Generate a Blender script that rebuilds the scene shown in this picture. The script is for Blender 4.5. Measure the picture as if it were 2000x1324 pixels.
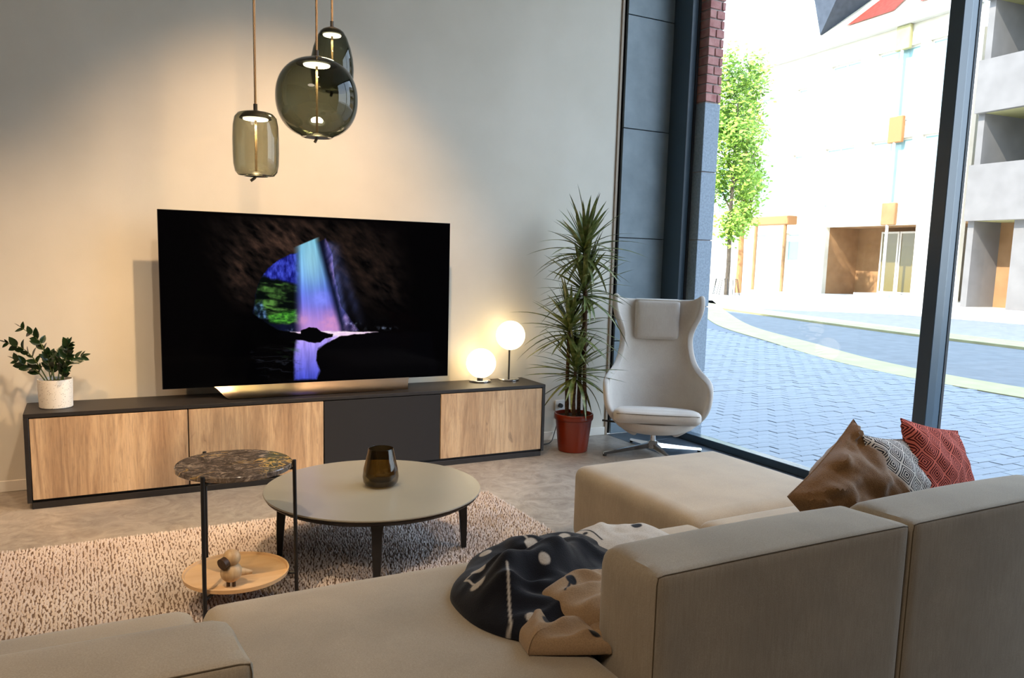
import bpy, bmesh, math, random
import numpy as np
from mathutils import Vector, Matrix, noise as mnoise

for o in list(bpy.data.objects):
    bpy.data.objects.remove(o)
SC = bpy.context.scene
COL = SC.collection
random.seed(7)
PI = math.pi

def S(r, g, b):
    f = lambda c: (c/255/12.92) if c/255 <= .04045 else ((c/255+.055)/1.055)**2.4
    return (f(r), f(g), f(b), 1.0)

# ------------------------------------------------------------------ camera
F_PX, CAM = 1557.07, Vector((0.3036, -4.9737, 1.3243))
YAW, PITCH, ROLL = 0.49621, -0.13036, 0.02793
fw = Vector((math.sin(YAW)*math.cos(PITCH), math.cos(YAW)*math.cos(PITCH), math.sin(PITCH)))
rt0 = Vector((math.cos(YAW), -math.sin(YAW), 0)); up0 = rt0.cross(fw)
rt = math.cos(ROLL)*rt0 + math.sin(ROLL)*up0
up = -math.sin(ROLL)*rt0 + math.cos(ROLL)*up0
cd = bpy.data.cameras.new('camera'); cam = bpy.data.objects.new('camera', cd); COL.objects.link(cam)
cam.matrix_world = Matrix(((rt.x, up.x, -fw.x, CAM.x), (rt.y, up.y, -fw.y, CAM.y), (rt.z, up.z, -fw.z, CAM.z), (0, 0, 0, 1)))
cd.sensor_fit = 'HORIZONTAL'; cd.sensor_width = 36; cd.lens = F_PX/2000*36
cd.shift_x = -10.4/2000; cd.shift_y = 47.2/2000; cd.clip_start = .05; cd.clip_end = 400
SC.camera = cam

# ------------------------------------------------------------------ world, sun, lamps, exposure
SKY_STRENGTH = 5.0; SUN_STRENGTH = 8.5
W = bpy.data.worlds.new('world'); SC.world = W; W.use_nodes = True
nt = W.node_tree; bg = nt.nodes['Background']
tc = nt.nodes.new('ShaderNodeTexCoord'); sx = nt.nodes.new('ShaderNodeSeparateXYZ'); cr = nt.nodes.new('ShaderNodeValToRGB')
nt.links.new(tc.outputs['Generated'], sx.inputs[0]); nt.links.new(sx.outputs['Z'], cr.inputs[0]); nt.links.new(cr.outputs[0], bg.inputs[0])
cr.color_ramp.elements[0].position = 0; cr.color_ramp.elements[0].color = (.80, .90, 1.0, 1)
cr.color_ramp.elements[1].position = .8; cr.color_ramp.elements[1].color = (.48, .68, 1.0, 1)
bg.inputs[1].default_value = SKY_STRENGTH
def sun_dir(v): return Vector(v).to_track_quat('-Z', 'Y').to_euler()
sd = bpy.data.lights.new('sun', 'SUN'); sd.energy = SUN_STRENGTH; sd.angle = .01; sd.color = (1, .93, .82)
so = bpy.data.objects.new('sun', sd); COL.objects.link(so); so.rotation_euler = sun_dir((.72, .12, -.68)); so.location = (-5, 0, 20)
def area(name, loc, aim, size, power, color):
    l = bpy.data.lights.new(name, 'AREA'); l.shape = 'DISK'; l.size = size; l.energy = power; l.color = color
    o = bpy.data.objects.new(name, l); COL.objects.link(o); o.location = loc
    o.rotation_euler = (Vector(aim)-Vector(loc)).to_track_quat('-Z', 'Y').to_euler(); return o
def spot(name, loc, aim, power, color, angle=60, blend=.6, r=.05):
    l = bpy.data.lights.new(name, 'SPOT'); l.energy = power; l.color = color; l.spot_size = math.radians(angle); l.spot_blend = blend
    l.shadow_soft_size = r
    o = bpy.data.objects.new(name, l); COL.objects.link(o); o.location = loc
    o.rotation_euler = (Vector(aim)-Vector(loc)).to_track_quat('-Z', 'Y').to_euler(); return o
WARM = (1, .76, .5)
spot('ceiling_spot_tv', (1.5, -1.95, 3.62), (1.3, -.1, .75), 430, (1, .66, .36), 66, 1.0, .05)
spot('ceiling_spot_left', (-.6, -2.2, 3.62), (-.2, -.4, .2), 210, (1, .60, .30), 52, 1.0, .04)
spot('ceiling_spot_board', (.9, -3.2, 3.62), (.5, -.4, .2), 170, (1, .8, .58), 50, .9, .05)
spot('ceiling_spot_table', (-.1, -3.4, 3.62), (.75, -2.0, .1), 210, (1, .74, .46), 34, .9, .03)
spot('ceiling_spot_rug', (2.0, -4.3, 3.62), (2.1, -1.7, 0), 150, (1, .85, .68), 42, .9, .05)
spot('ceiling_spot_pouf', (3.4, -3.9, 3.62), (2.7, -2.1, .4), 130, (1, .78, .6), 44, .9, .05)
spot('ceiling_spot_lounge', (-1.2, -4.6, 3.62), (.2, -2.4, 0), 140, (1, .74, .46), 56, .9, .05)
area('added_fill_panel', (-1.2, -5.6, 3.75), (-1.2, -5.6, 0), 1.6, 55, (1, .86, .7))  # unseen fill added to lift the dim sofa backs
VS = SC.view_settings
SC.display_settings.display_device = 'sRGB'
VS.view_transform = 'Standard'; VS.look = 'None'; VS.gamma = 1; VS.use_curve_mapping = False; VS.exposure = 0.2

# ------------------------------------------------------------------ helpers
def obj(name, bm, mat, parent=None, smooth=True, kind=None, label=None, loc=None):
    me = bpy.data.meshes.new(name)
    if isinstance(bm, bmesh.types.BMesh):
        bmesh.ops.recalc_face_normals(bm, faces=bm.faces); bm.to_mesh(me); bm.free()
    else:
        me.from_pydata(*bm); me.update()
    if mat:
        for m in (mat if isinstance(mat, (list, tuple)) else [mat]): me.materials.append(m)
    if smooth:
        me.polygons.foreach_set('use_smooth', [True]*len(me.polygons))
        try: me.set_sharp_from_angle(angle=math.radians(38))
        except Exception: pass
    o = bpy.data.objects.new(name, me); COL.objects.link(o)
    if parent: o.parent = parent
    if kind: o['kind'] = kind
    if label: o['label'] = label
    if loc: o.location = loc
    return o
def tag(o, label, cat, group=None, kind=None):
    o['label'] = label; o['category'] = cat
    if group: o['group'] = group
    if kind: o['kind'] = kind
    return o
def thing(name, label, cat, loc=(0, 0, 0), rz=0, group=None):
    o = bpy.data.objects.new(name, None); COL.objects.link(o); o.location = loc; o.rotation_euler = (0, 0, rz)
    o.empty_display_size = .1
    return tag(o, label, cat, group)
def struct(name, bm, mat, smooth=False, parent=None):
    return obj(name, bm, mat, parent, smooth, None if parent else 'structure')
def B(): return bmesh.new()
def box(bm, x0, x1, y0, y1, z0, z1, bev=0, seg=1):
    r = bmesh.ops.create_cube(bm, size=1)
    bmesh.ops.scale(bm, vec=(abs(x1-x0), abs(y1-y0), abs(z1-z0)), verts=r['verts'])
    bmesh.ops.translate(bm, vec=((x0+x1)/2, (y0+y1)/2, (z0+z1)/2), verts=r['verts'])
    if bev:
        es = list({e for v in r['verts'] for e in v.link_edges})
        bmesh.ops.bevel(bm, geom=es, offset=bev, segments=seg, affect='EDGES', profile=.5)
    return bm
def bx(*a, **k): return box(B(), *a, **k)
def lathe(bm, prof, n=48, cx=0, cy=0, cap=True):
    rings = []
    for (r, z) in prof:
        if r < 1e-6: rings.append([bm.verts.new((cx, cy, z))])
        else: rings.append([bm.verts.new((cx+r*math.cos(2*PI*i/n), cy+r*math.sin(2*PI*i/n), z)) for i in range(n)])
    for a, b in zip(rings, rings[1:]):
        for i in range(n):
            j = (i+1) % n
            if len(a) == 1 and len(b) == 1: break
            if len(a) == 1: bm.faces.new((a[0], b[i], b[j]))
            elif len(b) == 1: bm.faces.new((a[i], a[j], b[0]))
            else: bm.faces.new((a[i], a[j], b[j], b[i]))
    if cap:
        for rr in (rings[0], rings[-1]):
            if len(rr) > 2: bm.faces.new(rr)
    return bm
def tube(bm, pts, r, n=8, closed=False):
    pts = [Vector(p) for p in pts]; N = len(pts); rings = []
    rs = r if isinstance(r, (list, tuple)) else [r]*N
    prev = None
    for i, p in enumerate(pts):
        a = pts[i-1] if (i > 0 or closed) else p; b = pts[(i+1) % N] if (i < N-1 or closed) else p
        t = (b-a).normalized()
        if prev is None:
            u = t.cross(Vector((0, 0, 1)));
            if u.length < .1: u = t.cross(Vector((0, 1, 0)))
        else: u = prev - t*prev.dot(t)
        u.normalize(); prev = u; v = t.cross(u)
        rings.append([bm.verts.new(p + rs[i]*(math.cos(2*PI*k/n)*u + math.sin(2*PI*k/n)*v)) for k in range(n)])
    m = N if closed else N-1
    for i in range(m):
        a, b = rings[i], rings[(i+1) % N]
        for k in range(n):
            bm.faces.new((a[k], a[(k+1) % n], b[(k+1) % n], b[k]))
    if not closed: bm.faces.new(rings[0]); bm.faces.new(rings[-1])
    return bm
def catmull(pts, k=6, closed=False):
    P = [Vector(p) for p in pts]; n = len(P); out = []
    for i in range(n if closed else n-1):
        p0 = P[(i-1) % n] if (closed or i > 0) else P[0]; p1 = P[i]; p2 = P[(i+1) % n]; p3 = P[(i+2) % n] if (closed or i+2 < n) else P[-1]
        for j in range(k):
            t = j/k
            out.append(.5*((2*p1)+(p2-p0)*t+(2*p0-5*p1+4*p2-p3)*t*t+(3*p1-p0-3*p2+p3)*t**3))
    if not closed: out.append(P[-1])
    return out
def softbox(bm, x0, x1, y0, y1, z0, z1, rx, ry, rz, crown=(0, 0, 0), cuts=18, post=None, sq=1.5, rear=None):
    r = bmesh.ops.create_cube(bm, size=2)
    vs = r['verts']; es = list({e for v in vs for e in v.link_edges})
    g = bmesh.ops.subdivide_edges(bm, edges=es, cuts=cuts, use_grid_fill=True)
    h = ((x1-x0)/2, (y1-y0)/2, (z1-z0)/2); c = ((x0+x1)/2, (y0+y1)/2, (z0+z1)/2); rr = (rx, ry, rz)
    for v in bm.verts:
        if v.tag: continue
        v.tag = True
        u = [math.copysign(1-(1-min(abs(a), 1))**sq, a) for a in v.co]
        p = [u[i]*h[i] for i in range(3)]
        if rear:
            k = min(1, max(0, (1-u[1])/2))**2; rr = (rx+(rear-rx)*k, ry if u[1] > 0 else rear, rz+(rear-rz)*k)
        q = [max(-(h[i]-rr[i]), min(h[i]-rr[i], p[i])) for i in range(3)]
        d = Vector([(p[i]-q[i])/rr[i] for i in range(3)])
        if d.length > 1e-9: d.normalize()
        w = [1-u[i]**2 for i in range(3)]
        s = Vector([q[i]+d[i]*rr[i] for i in range(3)])
        s.z += crown[2]*w[0]*w[1]*(1 if u[2] > 0 else .15)*abs(u[2]); s.y += crown[1]*w[0]*w[2]*u[1]; s.x += crown[0]*w[1]*w[2]*u[0]
        if post: s = post(s, u)
        v.co = s + Vector(c)
    return bm

# ------------------------------------------------------------------ materials
def mat(name, col, rough=.6, metal=0, spec=.5, **k):
    m = bpy.data.materials.new(name); m.use_nodes = True; b = m.node_tree.nodes['Principled BSDF']
    b.inputs['Base Color'].default_value = col; b.inputs['Roughness'].default_value = rough
    b.inputs['Metallic'].default_value = metal; b.inputs['Specular IOR Level'].default_value = spec
    for kk, v in k.items(): b.inputs[kk.replace('_', ' ')].default_value = v
    return m
def N(m, t, **props):
    n = m.node_tree.nodes.new('ShaderNode'+t)
    for k, v in props.items():
        if k.startswith('i_'):
            key = k[2:]; key = int(key) if key.isdigit() else key
            n.inputs[key].default_value = v
        else: setattr(n, k, v)
    return n
def L(m, a, b): m.node_tree.links.new(a, b)
def P(m): return m.node_tree.nodes['Principled BSDF']
def coords(m, scale=(1, 1, 1), kind='Object'):
    t = N(m, 'TexCoord'); mp = N(m, 'Mapping'); mp.inputs['Scale'].default_value = scale
    L(m, t.outputs[kind], mp.inputs[0]); return mp.outputs[0]
def ramp(m, fac, stops):
    r = N(m, 'ValToRGB'); L(m, fac, r.inputs[0]); e = r.color_ramp.elements
    while len(e) < len(stops): e.new(.5)
    for i, (p, c) in enumerate(stops): e[i].position = p; e[i].color = c
    return r.outputs[0]
def noise(m, vec, scale, detail=4, rough=.55, dist=0):
    n = N(m, 'TexNoise'); n.inputs['Scale'].default_value = scale; n.inputs['Detail'].default_value = detail
    n.inputs['Roughness'].default_value = rough; n.inputs['Distortion'].default_value = dist
    L(m, vec, n.inputs['Vector']); return n.outputs['Fac']
def bump(m, h, strength=.3, dist=.01, prev=None):
    b = N(m, 'Bump'); b.inputs['Strength'].default_value = strength; b.inputs['Distance'].default_value = dist
    L(m, h, b.inputs['Height'])
    if prev: L(m, prev, b.inputs['Normal'])
    L(m, b.outputs[0], P(m).inputs['Normal']); return b.outputs[0]
def mixc(m, fac, a, b, mode='MIX'):
    x = N(m, 'Mix', data_type='RGBA', blend_type=mode)
    if isinstance(fac, float): x.inputs[0].default_value = fac
    else: L(m, fac, x.inputs[0])
    for i, v in ((6, a), (7, b)):
        if isinstance(v, tuple): x.inputs[i].default_value = v
        else: L(m, v, x.inputs[i])
    return x.outputs[2]
def base(m, sock): L(m, sock, P(m).inputs['Base Color'])
def var(name, c1, c2, scale, rough=.6, bumps=None, spec=.4, metal=0, stretch=(1, 1, 1)):
    m = mat(name, c1, rough, metal, spec); v = coords(m, stretch)
    base(m, ramp(m, noise(m, v, scale), [(.3, c1), (.7, c2)]))
    if bumps: bump(m, noise(m, v, bumps[0], 3), bumps[1], bumps[2])
    return m

def fabric(name, c1, c2, weave=900, sheen=.25):
    m = mat(name, c1, .92, 0, .15); v = coords(m)
    n1 = noise(m, v, 420, 2, .7); n2 = noise(m, v, 5, 3)
    t = N(m, 'Mapping'); t.inputs['Scale'].default_value = (1, 1, .06); L(m, v, t.inputs[0]); n3 = noise(m, t.outputs[0], 300, 2, .6)
    c = ramp(m, n1, [(.3, c1), (.7, c2)])
    c = mixc(m, .35, c, ramp(m, n3, [(.35, c1), (.65, c2)]))
    c = mixc(m, .12, c, ramp(m, n2, [(.35, (.35, .32, .28, 1)), (.65, (.9, .86, .8, 1))]), 'OVERLAY')
    base(m, c); bump(m, n1, .25, .002)
    P(m).inputs['Sheen Weight'].default_value = sheen; P(m).inputs['Sheen Roughness'].default_value = .5
    return m
M = {}
M['sofa'] = fabric('sofa_fabric', S(146, 131, 112), S(170, 155, 134))
M['seam'] = mat('seam_thread', S(88, 72, 50), .9)
M['chair_fabric'] = fabric('armchair_fabric', S(190, 178, 166), S(208, 197, 186))
M['black_wood'] = var('black_lacquer', S(34, 30, 29), S(40, 36, 34), 30, .5, (200, .08, .002))
M['black_fabric'] = var('black_speaker_cloth', S(30, 29, 31), S(38, 37, 39), 700, .9, (900, .3, .001))
M['black_metal'] = mat('black_powder_coat', S(22, 20, 20), .45)
M['chrome'] = mat('chrome', (.75, .76, .78, 1), .12, 1)
M['bronze'] = mat('brushed_bronze_metal', (.50, .40, .30, 1), .3, 1)
M['white_paint'] = mat('white_paint', S(222, 216, 206), .5)
M['dark_frame'] = mat('dark_aluminium', S(58, 76, 90), .3, .0, .6)
M['gasket'] = mat('black_rubber', (.01, .01, .012, 1), .6)

# plaster wall
m = M['wall'] = mat('plaster_wall', S(225, 219, 208), .85, 0, .2); v = coords(m)
base(m, ramp(m, noise(m, v, 1.2, 5), [(.35, S(208, 201, 187)), (.65, S(218, 211, 198))]))
b1 = bump(m, noise(m, v, 160, 3), .12, .002); bump(m, noise(m, v, 2.5, 4), .15, .01, b1)
# concrete floor
m = M['concrete'] = mat('polished_concrete', S(150, 140, 128), .38, 0, .4); v = coords(m)
c = ramp(m, noise(m, v, 1.6, 8, .62, .6), [(.3, S(132, 121, 110)), (.5, S(158, 147, 134)), (.72, S(176, 165, 152))])
c = mixc(m, .5, c, ramp(m, noise(m, v, 7, 8, .72, 1.8), [(.35, S(108, 98, 90)), (.62, S(178, 168, 156))]))
base(m, c); L(m, ramp(m, noise(m, v, 4, 5), [(.3, (.3, .3, .3, 1)), (.7, (.5, .5, .5, 1))]), P(m).inputs['Roughness']); bump(m, noise(m, v, 30, 5), .06, .004)
M['grey_wall'] = var('grey_wall_paint', S(112, 106, 98), S(120, 114, 106), 2, .85)
M['dark_tile'] = var('dark_stone_tile', S(62, 68, 74), S(78, 84, 90), 12, .35, (60, .1, .003))
M['slate'] = var('slate_panel', S(112, 126, 134), S(132, 146, 154), 5, .45, (40, .12, .004))
M['bluestone'] = var('bluestone_slab', S(112, 122, 132), S(138, 148, 158), 60, .6, (120, .35, .006))
# oak
def oak(name, axis):
    m = mat(name, S(190, 150, 105), .55, 0, .3)
    sc = {'z': (1, 1, .07), 'x': (.07, 1, 1)}[axis]
    oi = N(m, 'ObjectInfo'); v0 = coords(m); add = N(m, 'VectorMath', operation='ADD'); L(m, v0, add.inputs[0])
    ms = N(m, 'VectorMath', operation='SCALE'); L(m, oi.outputs['Location'], ms.inputs[0]); ms.inputs['Scale'].default_value = 3.7; L(m, ms.outputs[0], add.inputs[1])
    mp = N(m, 'Mapping'); mp.inputs['Scale'].default_value = sc; L(m, add.outputs[0], mp.inputs[0]); v = mp.outputs[0]
    mp2 = N(m, 'Mapping'); mp2.inputs['Scale'].default_value = (1, 1, .35); L(m, add.outputs[0], mp2.inputs[0])
    g1 = noise(m, v, 17, 8, .68, 1.1); g2 = noise(m, v, 150, 4, .7); g3 = noise(m, mp2.outputs[0], 5.5, 4, .6, 2.2); g4 = noise(m, v, 5, 2)
    c = ramp(m, g1, [(.30, S(128, 98, 72)), (.42, S(190, 162, 130)), (.56, S(218, 194, 164)), (.8, S(230, 208, 180))])
    c = mixc(m, .55, c, ramp(m, g2, [(.35, S(176, 148, 118)), (.55, S(240, 220, 192))]), 'MULTIPLY')
    c = mixc(m, .9, c, ramp(m, g3, [(.26, S(110, 82, 58)), (.36, S(255, 246, 232)), (.6, S(255, 250, 240)), (.74, S(196, 166, 130))]), 'MULTIPLY')
    c = mixc(m, .8, c, ramp(m, g4, [(.35, S(196, 172, 140)), (.6, S(255, 250, 240))]), 'MULTIPLY')
    c = mixc(m, .10, c, (.9, .8, .66, 1), 'SCREEN'); c = mixc(m, 1.0, c, (.90, .92, .96, 1), 'MULTIPLY')
    base(m, c); bump(m, g2, .15, .002); return m
M['oak'] = oak('oak_veneer', 'z')
M['tray_wood'] = var('light_ash_wood', S(216, 168, 116), S(234, 192, 142), 14, .5, None, .3, 0, (.12, 1, 1))
M['bird_wood'] = var('oiled_oak', S(176, 140, 98), S(205, 172, 130), 60, .45, None, .3, 0, (1, 1, .2))
M['smoked_wood'] = var('smoked_oak', S(58, 40, 28), S(78, 56, 38), 90, .5, None, .3, 0, (1, 1, .2))
# marble
m = M['marble'] = mat('brown_marble', S(70, 60, 52), .12, 0, .6); v = coords(m)
c = ramp(m, noise(m, v, 16, 9, .72, 2.2), [(.32, S(44, 36, 32)), (.46, S(80, 68, 60)), (.56, S(112, 98, 88)), (.68, S(168, 150, 132))])
vn = N(m, 'Math', operation='SUBTRACT'); L(m, noise(m, v, 4.0, 5, .6, 1.6), vn.inputs[0]); vn.inputs[1].default_value = .5
ab = N(m, 'Math', operation='ABSOLUTE'); L(m, vn.outputs[0], ab.inputs[0])
gate = mixc(m, 1.0, ramp(m, ab.outputs[0], [(.002, (1, 1, 1, 1)), (.012, (0, 0, 0, 1))]), ramp(m, noise(m, v, 5.0, 2), [(.44, (0, 0, 0, 1)), (.56, (1, 1, 1, 1))]), 'MULTIPLY'); c = mixc(m, gate, c, S(205, 165, 96)); base(m, c)
M['taupe_top'] = var('taupe_glass_top', S(138, 133, 120), S(144, 139, 126), 3, .28, None, .5)
# terrazzo pot
m = M['terrazzo'] = mat('speckled_ceramic', S(226, 220, 210), .4); v = coords(m)
vo = N(m, 'TexVoronoi'); vo.inputs['Scale'].default_value = 150; L(m, v, vo.inputs['Vector'])
base(m, mixc(m, ramp(m, vo.outputs['Distance'], [(.2, (1, 1, 1, 1)), (.3, (0, 0, 0, 1))]), S(230, 224, 214), ramp(m, noise(m, v, 60), [(.42, S(120, 100, 80)), (.55, S(226, 220, 210))])))
M['terracotta'] = mat('glossy_terracotta_plastic', S(128, 40, 12), .28, 0, .6)
M['soil'] = var('soil', S(28, 20, 14), S(52, 38, 26), 80, .95, (60, 1, .02))
M['bark'] = var('cane_bark', S(66, 46, 34), S(104, 80, 60), 50, .85, (40, .8, .01), .2, 0, (1, 1, 3))
m = M['drac'] = mat('dracaena_leaf', S(54, 74, 34), .4); v = coords(m, (1, 1, 1))
base(m, ramp(m, noise(m, v, 14, 3), [(.3, S(52, 60, 28)), (.5, S(96, 108, 50)), (.68, S(158, 154, 100))]))
M['zz'] = var('glossy_dark_leaf', S(22, 40, 20), S(38, 62, 28), 20, .25, None, .5)
M['stalk'] = mat('green_stalk', S(84, 96, 48), .5)
M['rug'] = var('rug_wool', S(184, 168, 158), S(208, 194, 184), 3, .95, None, .1)
M['rug_base'] = mat('rug_backing', S(104, 84, 70), .95)
M['cream'] = var('sunlit_render_wall', S(214, 204, 186), S(226, 218, 202), 1.2, .85)
M['brown_render'] = var('brown_render', S(150, 112, 76), S(170, 130, 90), 2, .85)
M['pale_concrete'] = var('pale_concrete', S(190, 188, 184), S(204, 202, 198), 1.5, .8)
M['grey_concrete'] = var('grey_concrete', S(116, 112, 110), S(128, 124, 122), 1.5, .85)
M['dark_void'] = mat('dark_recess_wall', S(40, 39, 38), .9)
M['red_roof'] = var('red_roof_tile', S(150, 62, 48), S(176, 84, 66), 6, .8)
M['slate_roof'] = var('slate_roof', S(52, 58, 68), S(68, 74, 84), 5, .7)
M['asphalt'] = var('asphalt', S(104, 106, 106), S(118, 120, 120), 4, .85)
M['pale_yellow'] = var('pale_yellow_tone', S(160, 154, 110), S(176, 170, 124), 3, .8)  # on the street bands this colour stands for sunlight
M['sand_paving'] = var('pale_paving', S(206, 202, 190), S(220, 216, 206), 1, .85)
M['paver'] = var('grey_paver', S(128, 132, 136), S(142, 146, 150), 8, .8, (60, .3, .005))
M['joint'] = mat('joint_sand', S(114, 118, 122), .95)
M['brick'] = var('red_brick', S(146, 92, 86), S(176, 128, 120), 14, .85, (80, .4, .006))
M['mortar'] = mat('mortar', S(150, 136, 130), .95)
M['tree_leaf'] = var('street_tree_leaf', S(128, 166, 52), S(170, 200, 84), 1.2, .6)
M['tree_bark'] = var('tree_bark', S(70, 60, 50), S(98, 86, 72), 9, .9)
M['orange_paint_sunlit_bark'] = mat('orange_wood_sunlit_bark', S(178, 122, 74), .6)  # on the second street tree the orange stands for sun on bark
M['teal_glass'] = mat('window_pane_teal', S(150, 184, 188), .1, 0, .8)
M['olive_glass'] = mat('door_pane_olive', S(110, 96, 44), .15, 0, .6)
M['plug_white'] = mat('white_plastic', S(222, 222, 220), .4)
M['cord'] = mat('black_cable', (.012, .012, .012, 1), .5)
# braided cord
m = M['gold_cord'] = mat('braided_gold_cord', S(120, 98, 70), .6); w = N(m, 'TexWave', wave_type='BANDS'); w.inputs['Scale'].default_value = 60; w.inputs['Distortion'].default_value = 3
L(m, coords(m, (1, 1, 3)), w.inputs['Vector']); base(m, ramp(m, w.outputs['Fac'], [(.35, S(50, 38, 26)), (.6, S(140, 114, 80))])); bump(m, w.outputs['Fac'], .5, .003)
def emis(name, col, st):
    m = bpy.data.materials.new(name); m.use_nodes = True; P(m).inputs['Base Color'].default_value = (0.8, .8, .8, 1)
    P(m).inputs['Emission Color'].default_value = col; P(m).inputs['Emission Strength'].default_value = st; return m
M['opal'] = emis('opal_glass_glowing', (1, .78, .44, 1), 4.0)
M['led'] = emis('led_diffuser', (1, .86, .62, 1), 9)
def glass(name, tint, rough=.02, ior=1.5, refl=1.0):
    m = bpy.data.materials.new(name); m.use_nodes = True; nt = m.node_tree; nt.nodes.remove(P(m)); out = nt.nodes['Material Output']
    t = N(m, 'BsdfTransparent'); t.inputs[0].default_value = tint; g = N(m, 'BsdfGlossy'); g.inputs['Roughness'].default_value = rough
    g.inputs['Color'].default_value = (refl, refl, refl, 1)
    f0 = ((ior-1)/(ior+1))**2; lw_ = N(m, 'LayerWeight'); lw_.inputs[0].default_value = .5; pw = N(m, 'Math', operation='POWER'); L(m, lw_.outputs['Facing'], pw.inputs[0]); pw.inputs[1].default_value = 5
    ma = N(m, 'Math', operation='MULTIPLY_ADD'); L(m, pw.outputs[0], ma.inputs[0]); ma.inputs[1].default_value = 1-f0; ma.inputs[2].default_value = f0; mx = N(m, 'MixShader')
    L(m, ma.outputs[0], mx.inputs[0]); L(m, t.outputs[0], mx.inputs[1]); L(m, g.outputs[0], mx.inputs[2]); L(m, mx.outputs[0], out.inputs[0]); return m
def smoke(name, face, edge, ior=1.5):
    m = glass(name, face, .01, ior); t = [n for n in m.node_tree.nodes if n.type == 'BSDF_TRANSPARENT'][0]
    lw = N(m, 'LayerWeight'); lw.inputs[0].default_value = .35
    L(m, mixc(m, lw.outputs['Facing'], face, edge), t.inputs[0]); return m
M['pane'] = glass('clear_window_glass', (.97, .985, .98, 1), .0, 1.33, .5)
M['smoke_dark'] = smoke('smoked_green_glass_dark', (.35, .375, .31, 1), (.05, .06, .045, 1))
M['smoke_light'] = smoke('smoked_green_glass_light', (.64, .64, .54, 1), (.14, .15, .11, 1))
M['amber_smoke'] = smoke('smoked_amber_glass', (.62, .53, .34, 1), (.12, .08, .04, 1))

# ------------------------------------------------------------------ setting: room
ZC = 3.9; XW = 4.256
struct('floor', bx(-4.2, 3.79, -9.2, .02, -.12, 0), M['concrete'])
struct('ceiling', bx(-4.2, 4.4, -9.2, .12, ZC, ZC+.2), M['white_paint'])
struct('wall_back', bx(-4.2, 3.785, 0, .14, -.02, ZC), M['wall'])
struct('wall_left', bx(-4.3, -4.2, -9.2, .12, -.1, ZC), M['grey_wall'])
rear = struct('wall_rear', bx(-4.2, 4.4, -9.3, -9.2, -.1, ZC), M['grey_wall'])
for i, (z0, z1) in enumerate(((0, .05),)):
    struct('baseboard_back', bx(-4.2, 3.77, -.012, -.0005, 0, .062, bev=.003), M['white_paint'])
struct('trim_1', bx(3.772, 3.793, -.012, .14, 0, ZC, bev=.002), mat('beige_edge_profile', S(150, 132, 112), .5))
struct('trim_2', bx(3.793, 3.83, .03, .14, 0, ZC), M['gasket'])
# right wall: slate pier facing the room
wr = struct('wall_right', bx(3.83, XW+.02, .02, .6, 0, ZC), M['gasket'])
for (z0, z1) in ((0, .72), (.724, 1.5), (1.504, 2.3), (2.304, 3.10), (3.104, ZC)):
    obj('stone_panel', bx(3.832, XW-.002, 0, .03, z0+.001, z1-.001, bev=.0015), M['slate'], wr)
# dark tiles along the window
ts = struct('floor_window_strip', bx(3.79, 4.36, -9.2, .02, -.12, -.006), M['joint'])
ts['label'] = 'strip of dark stone tiles along the window'
y = .0
while y > -4.6:
    obj('tile', bx(3.793, 4.253, y-.297, y-.003, -.02, .0, bev=.0015), M['dark_tile'], ts); y -= .3
obj('tile', bx(3.793, 4.253, -9.2, y-.003, -.02, 0), M['dark_tile'], ts)

# window
w1 = struct('window_1', bx(XW, XW+.075, -4.38, -.2, 0, .053, bev=.003), M['dark_frame'])
def wpart(n, *a, m='dark_frame', **k): return obj(n, bx(*a, **k), M[m], w1, False)
wpart('frame_jamb', XW, XW+.055, -.2, .06, 0, ZC, bev=.003)
wpart('frame_jamb_gasket', XW+.055, XW+.075, -.205, .06, .0, ZC, m='gasket')
wpart('frame_head', XW, XW+.075, -4.38, -.2, ZC-.06, ZC)
for k in range(2):
    y0 = -2.225-k*2.1
    wpart('mullion', XW, XW+.115, y0-.08, y0, .053, ZC-.06, bev=.003)
    wpart('mullion_gasket', XW+.115, XW+.135, y0-.083, y0+.003, .053, ZC-.06, m='gasket')
ys = [-.2]+[-2.225-k*2.1 for k in range(3)]
for k in range(2):
    wpart('pane', XW+.06, XW+.068, ys[k+1]+.002, (ys[k]-.08 if k else ys[k])-.002, .055, ZC-.062, m='pane')
struct('wall_window_lintel', bx(4.25, 4.48, -9.3, .1, ZC, ZC+1), M['mortar'])

struct('wall_right_light_block', bx(XW, 4.48, -9.2, -4.38, -.1, ZC), M['grey_wall'])  # unseen wall added to cut daylight from behind the camera
# exterior pier
pier = struct('wall_exterior_pier', bx(4.345, 4.47, -.29, .6, -.1, 8), M['mortar'])
pier['label'] = 'brick and bluestone pier outside the window'
for k in range(5):
    obj('stone_slab', bx(4.335, 4.48, -.30, .61, k*.5+.003-(.1 if k == 0 else 0), k*.5+.497 - (.003 if k == 4 else 0), bev=.003), M['bluestone'], pier)
z = 2.5; k = 0
while z < 4.6:
    x0 = 4.337
    cut = 4.40 if k % 2 else 4.445
    for (a, b_) in ((x0, cut-.005), (cut+.005, 4.48)):
        obj('brick', bx(a, b_, -.30+random.uniform(-.002, .002), -.19, z+.005, z+.060, bev=.003), M['brick'], pier)
    z += .065; k += 1

# own building above (casts the street shade)
struct('wall_upper_building', bx(-14, 4.48, -30, 38, 4.9, 11.6), M['mortar'])
struct('wall_neighbour', bx(-14, 4.3, .62, 38, -.1, 4.9), M['mortar'])
struct('wall_neighbour_south', bx(-14, 4.3, -30, -9.4, -.1, 4.9), M['mortar'])

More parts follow.
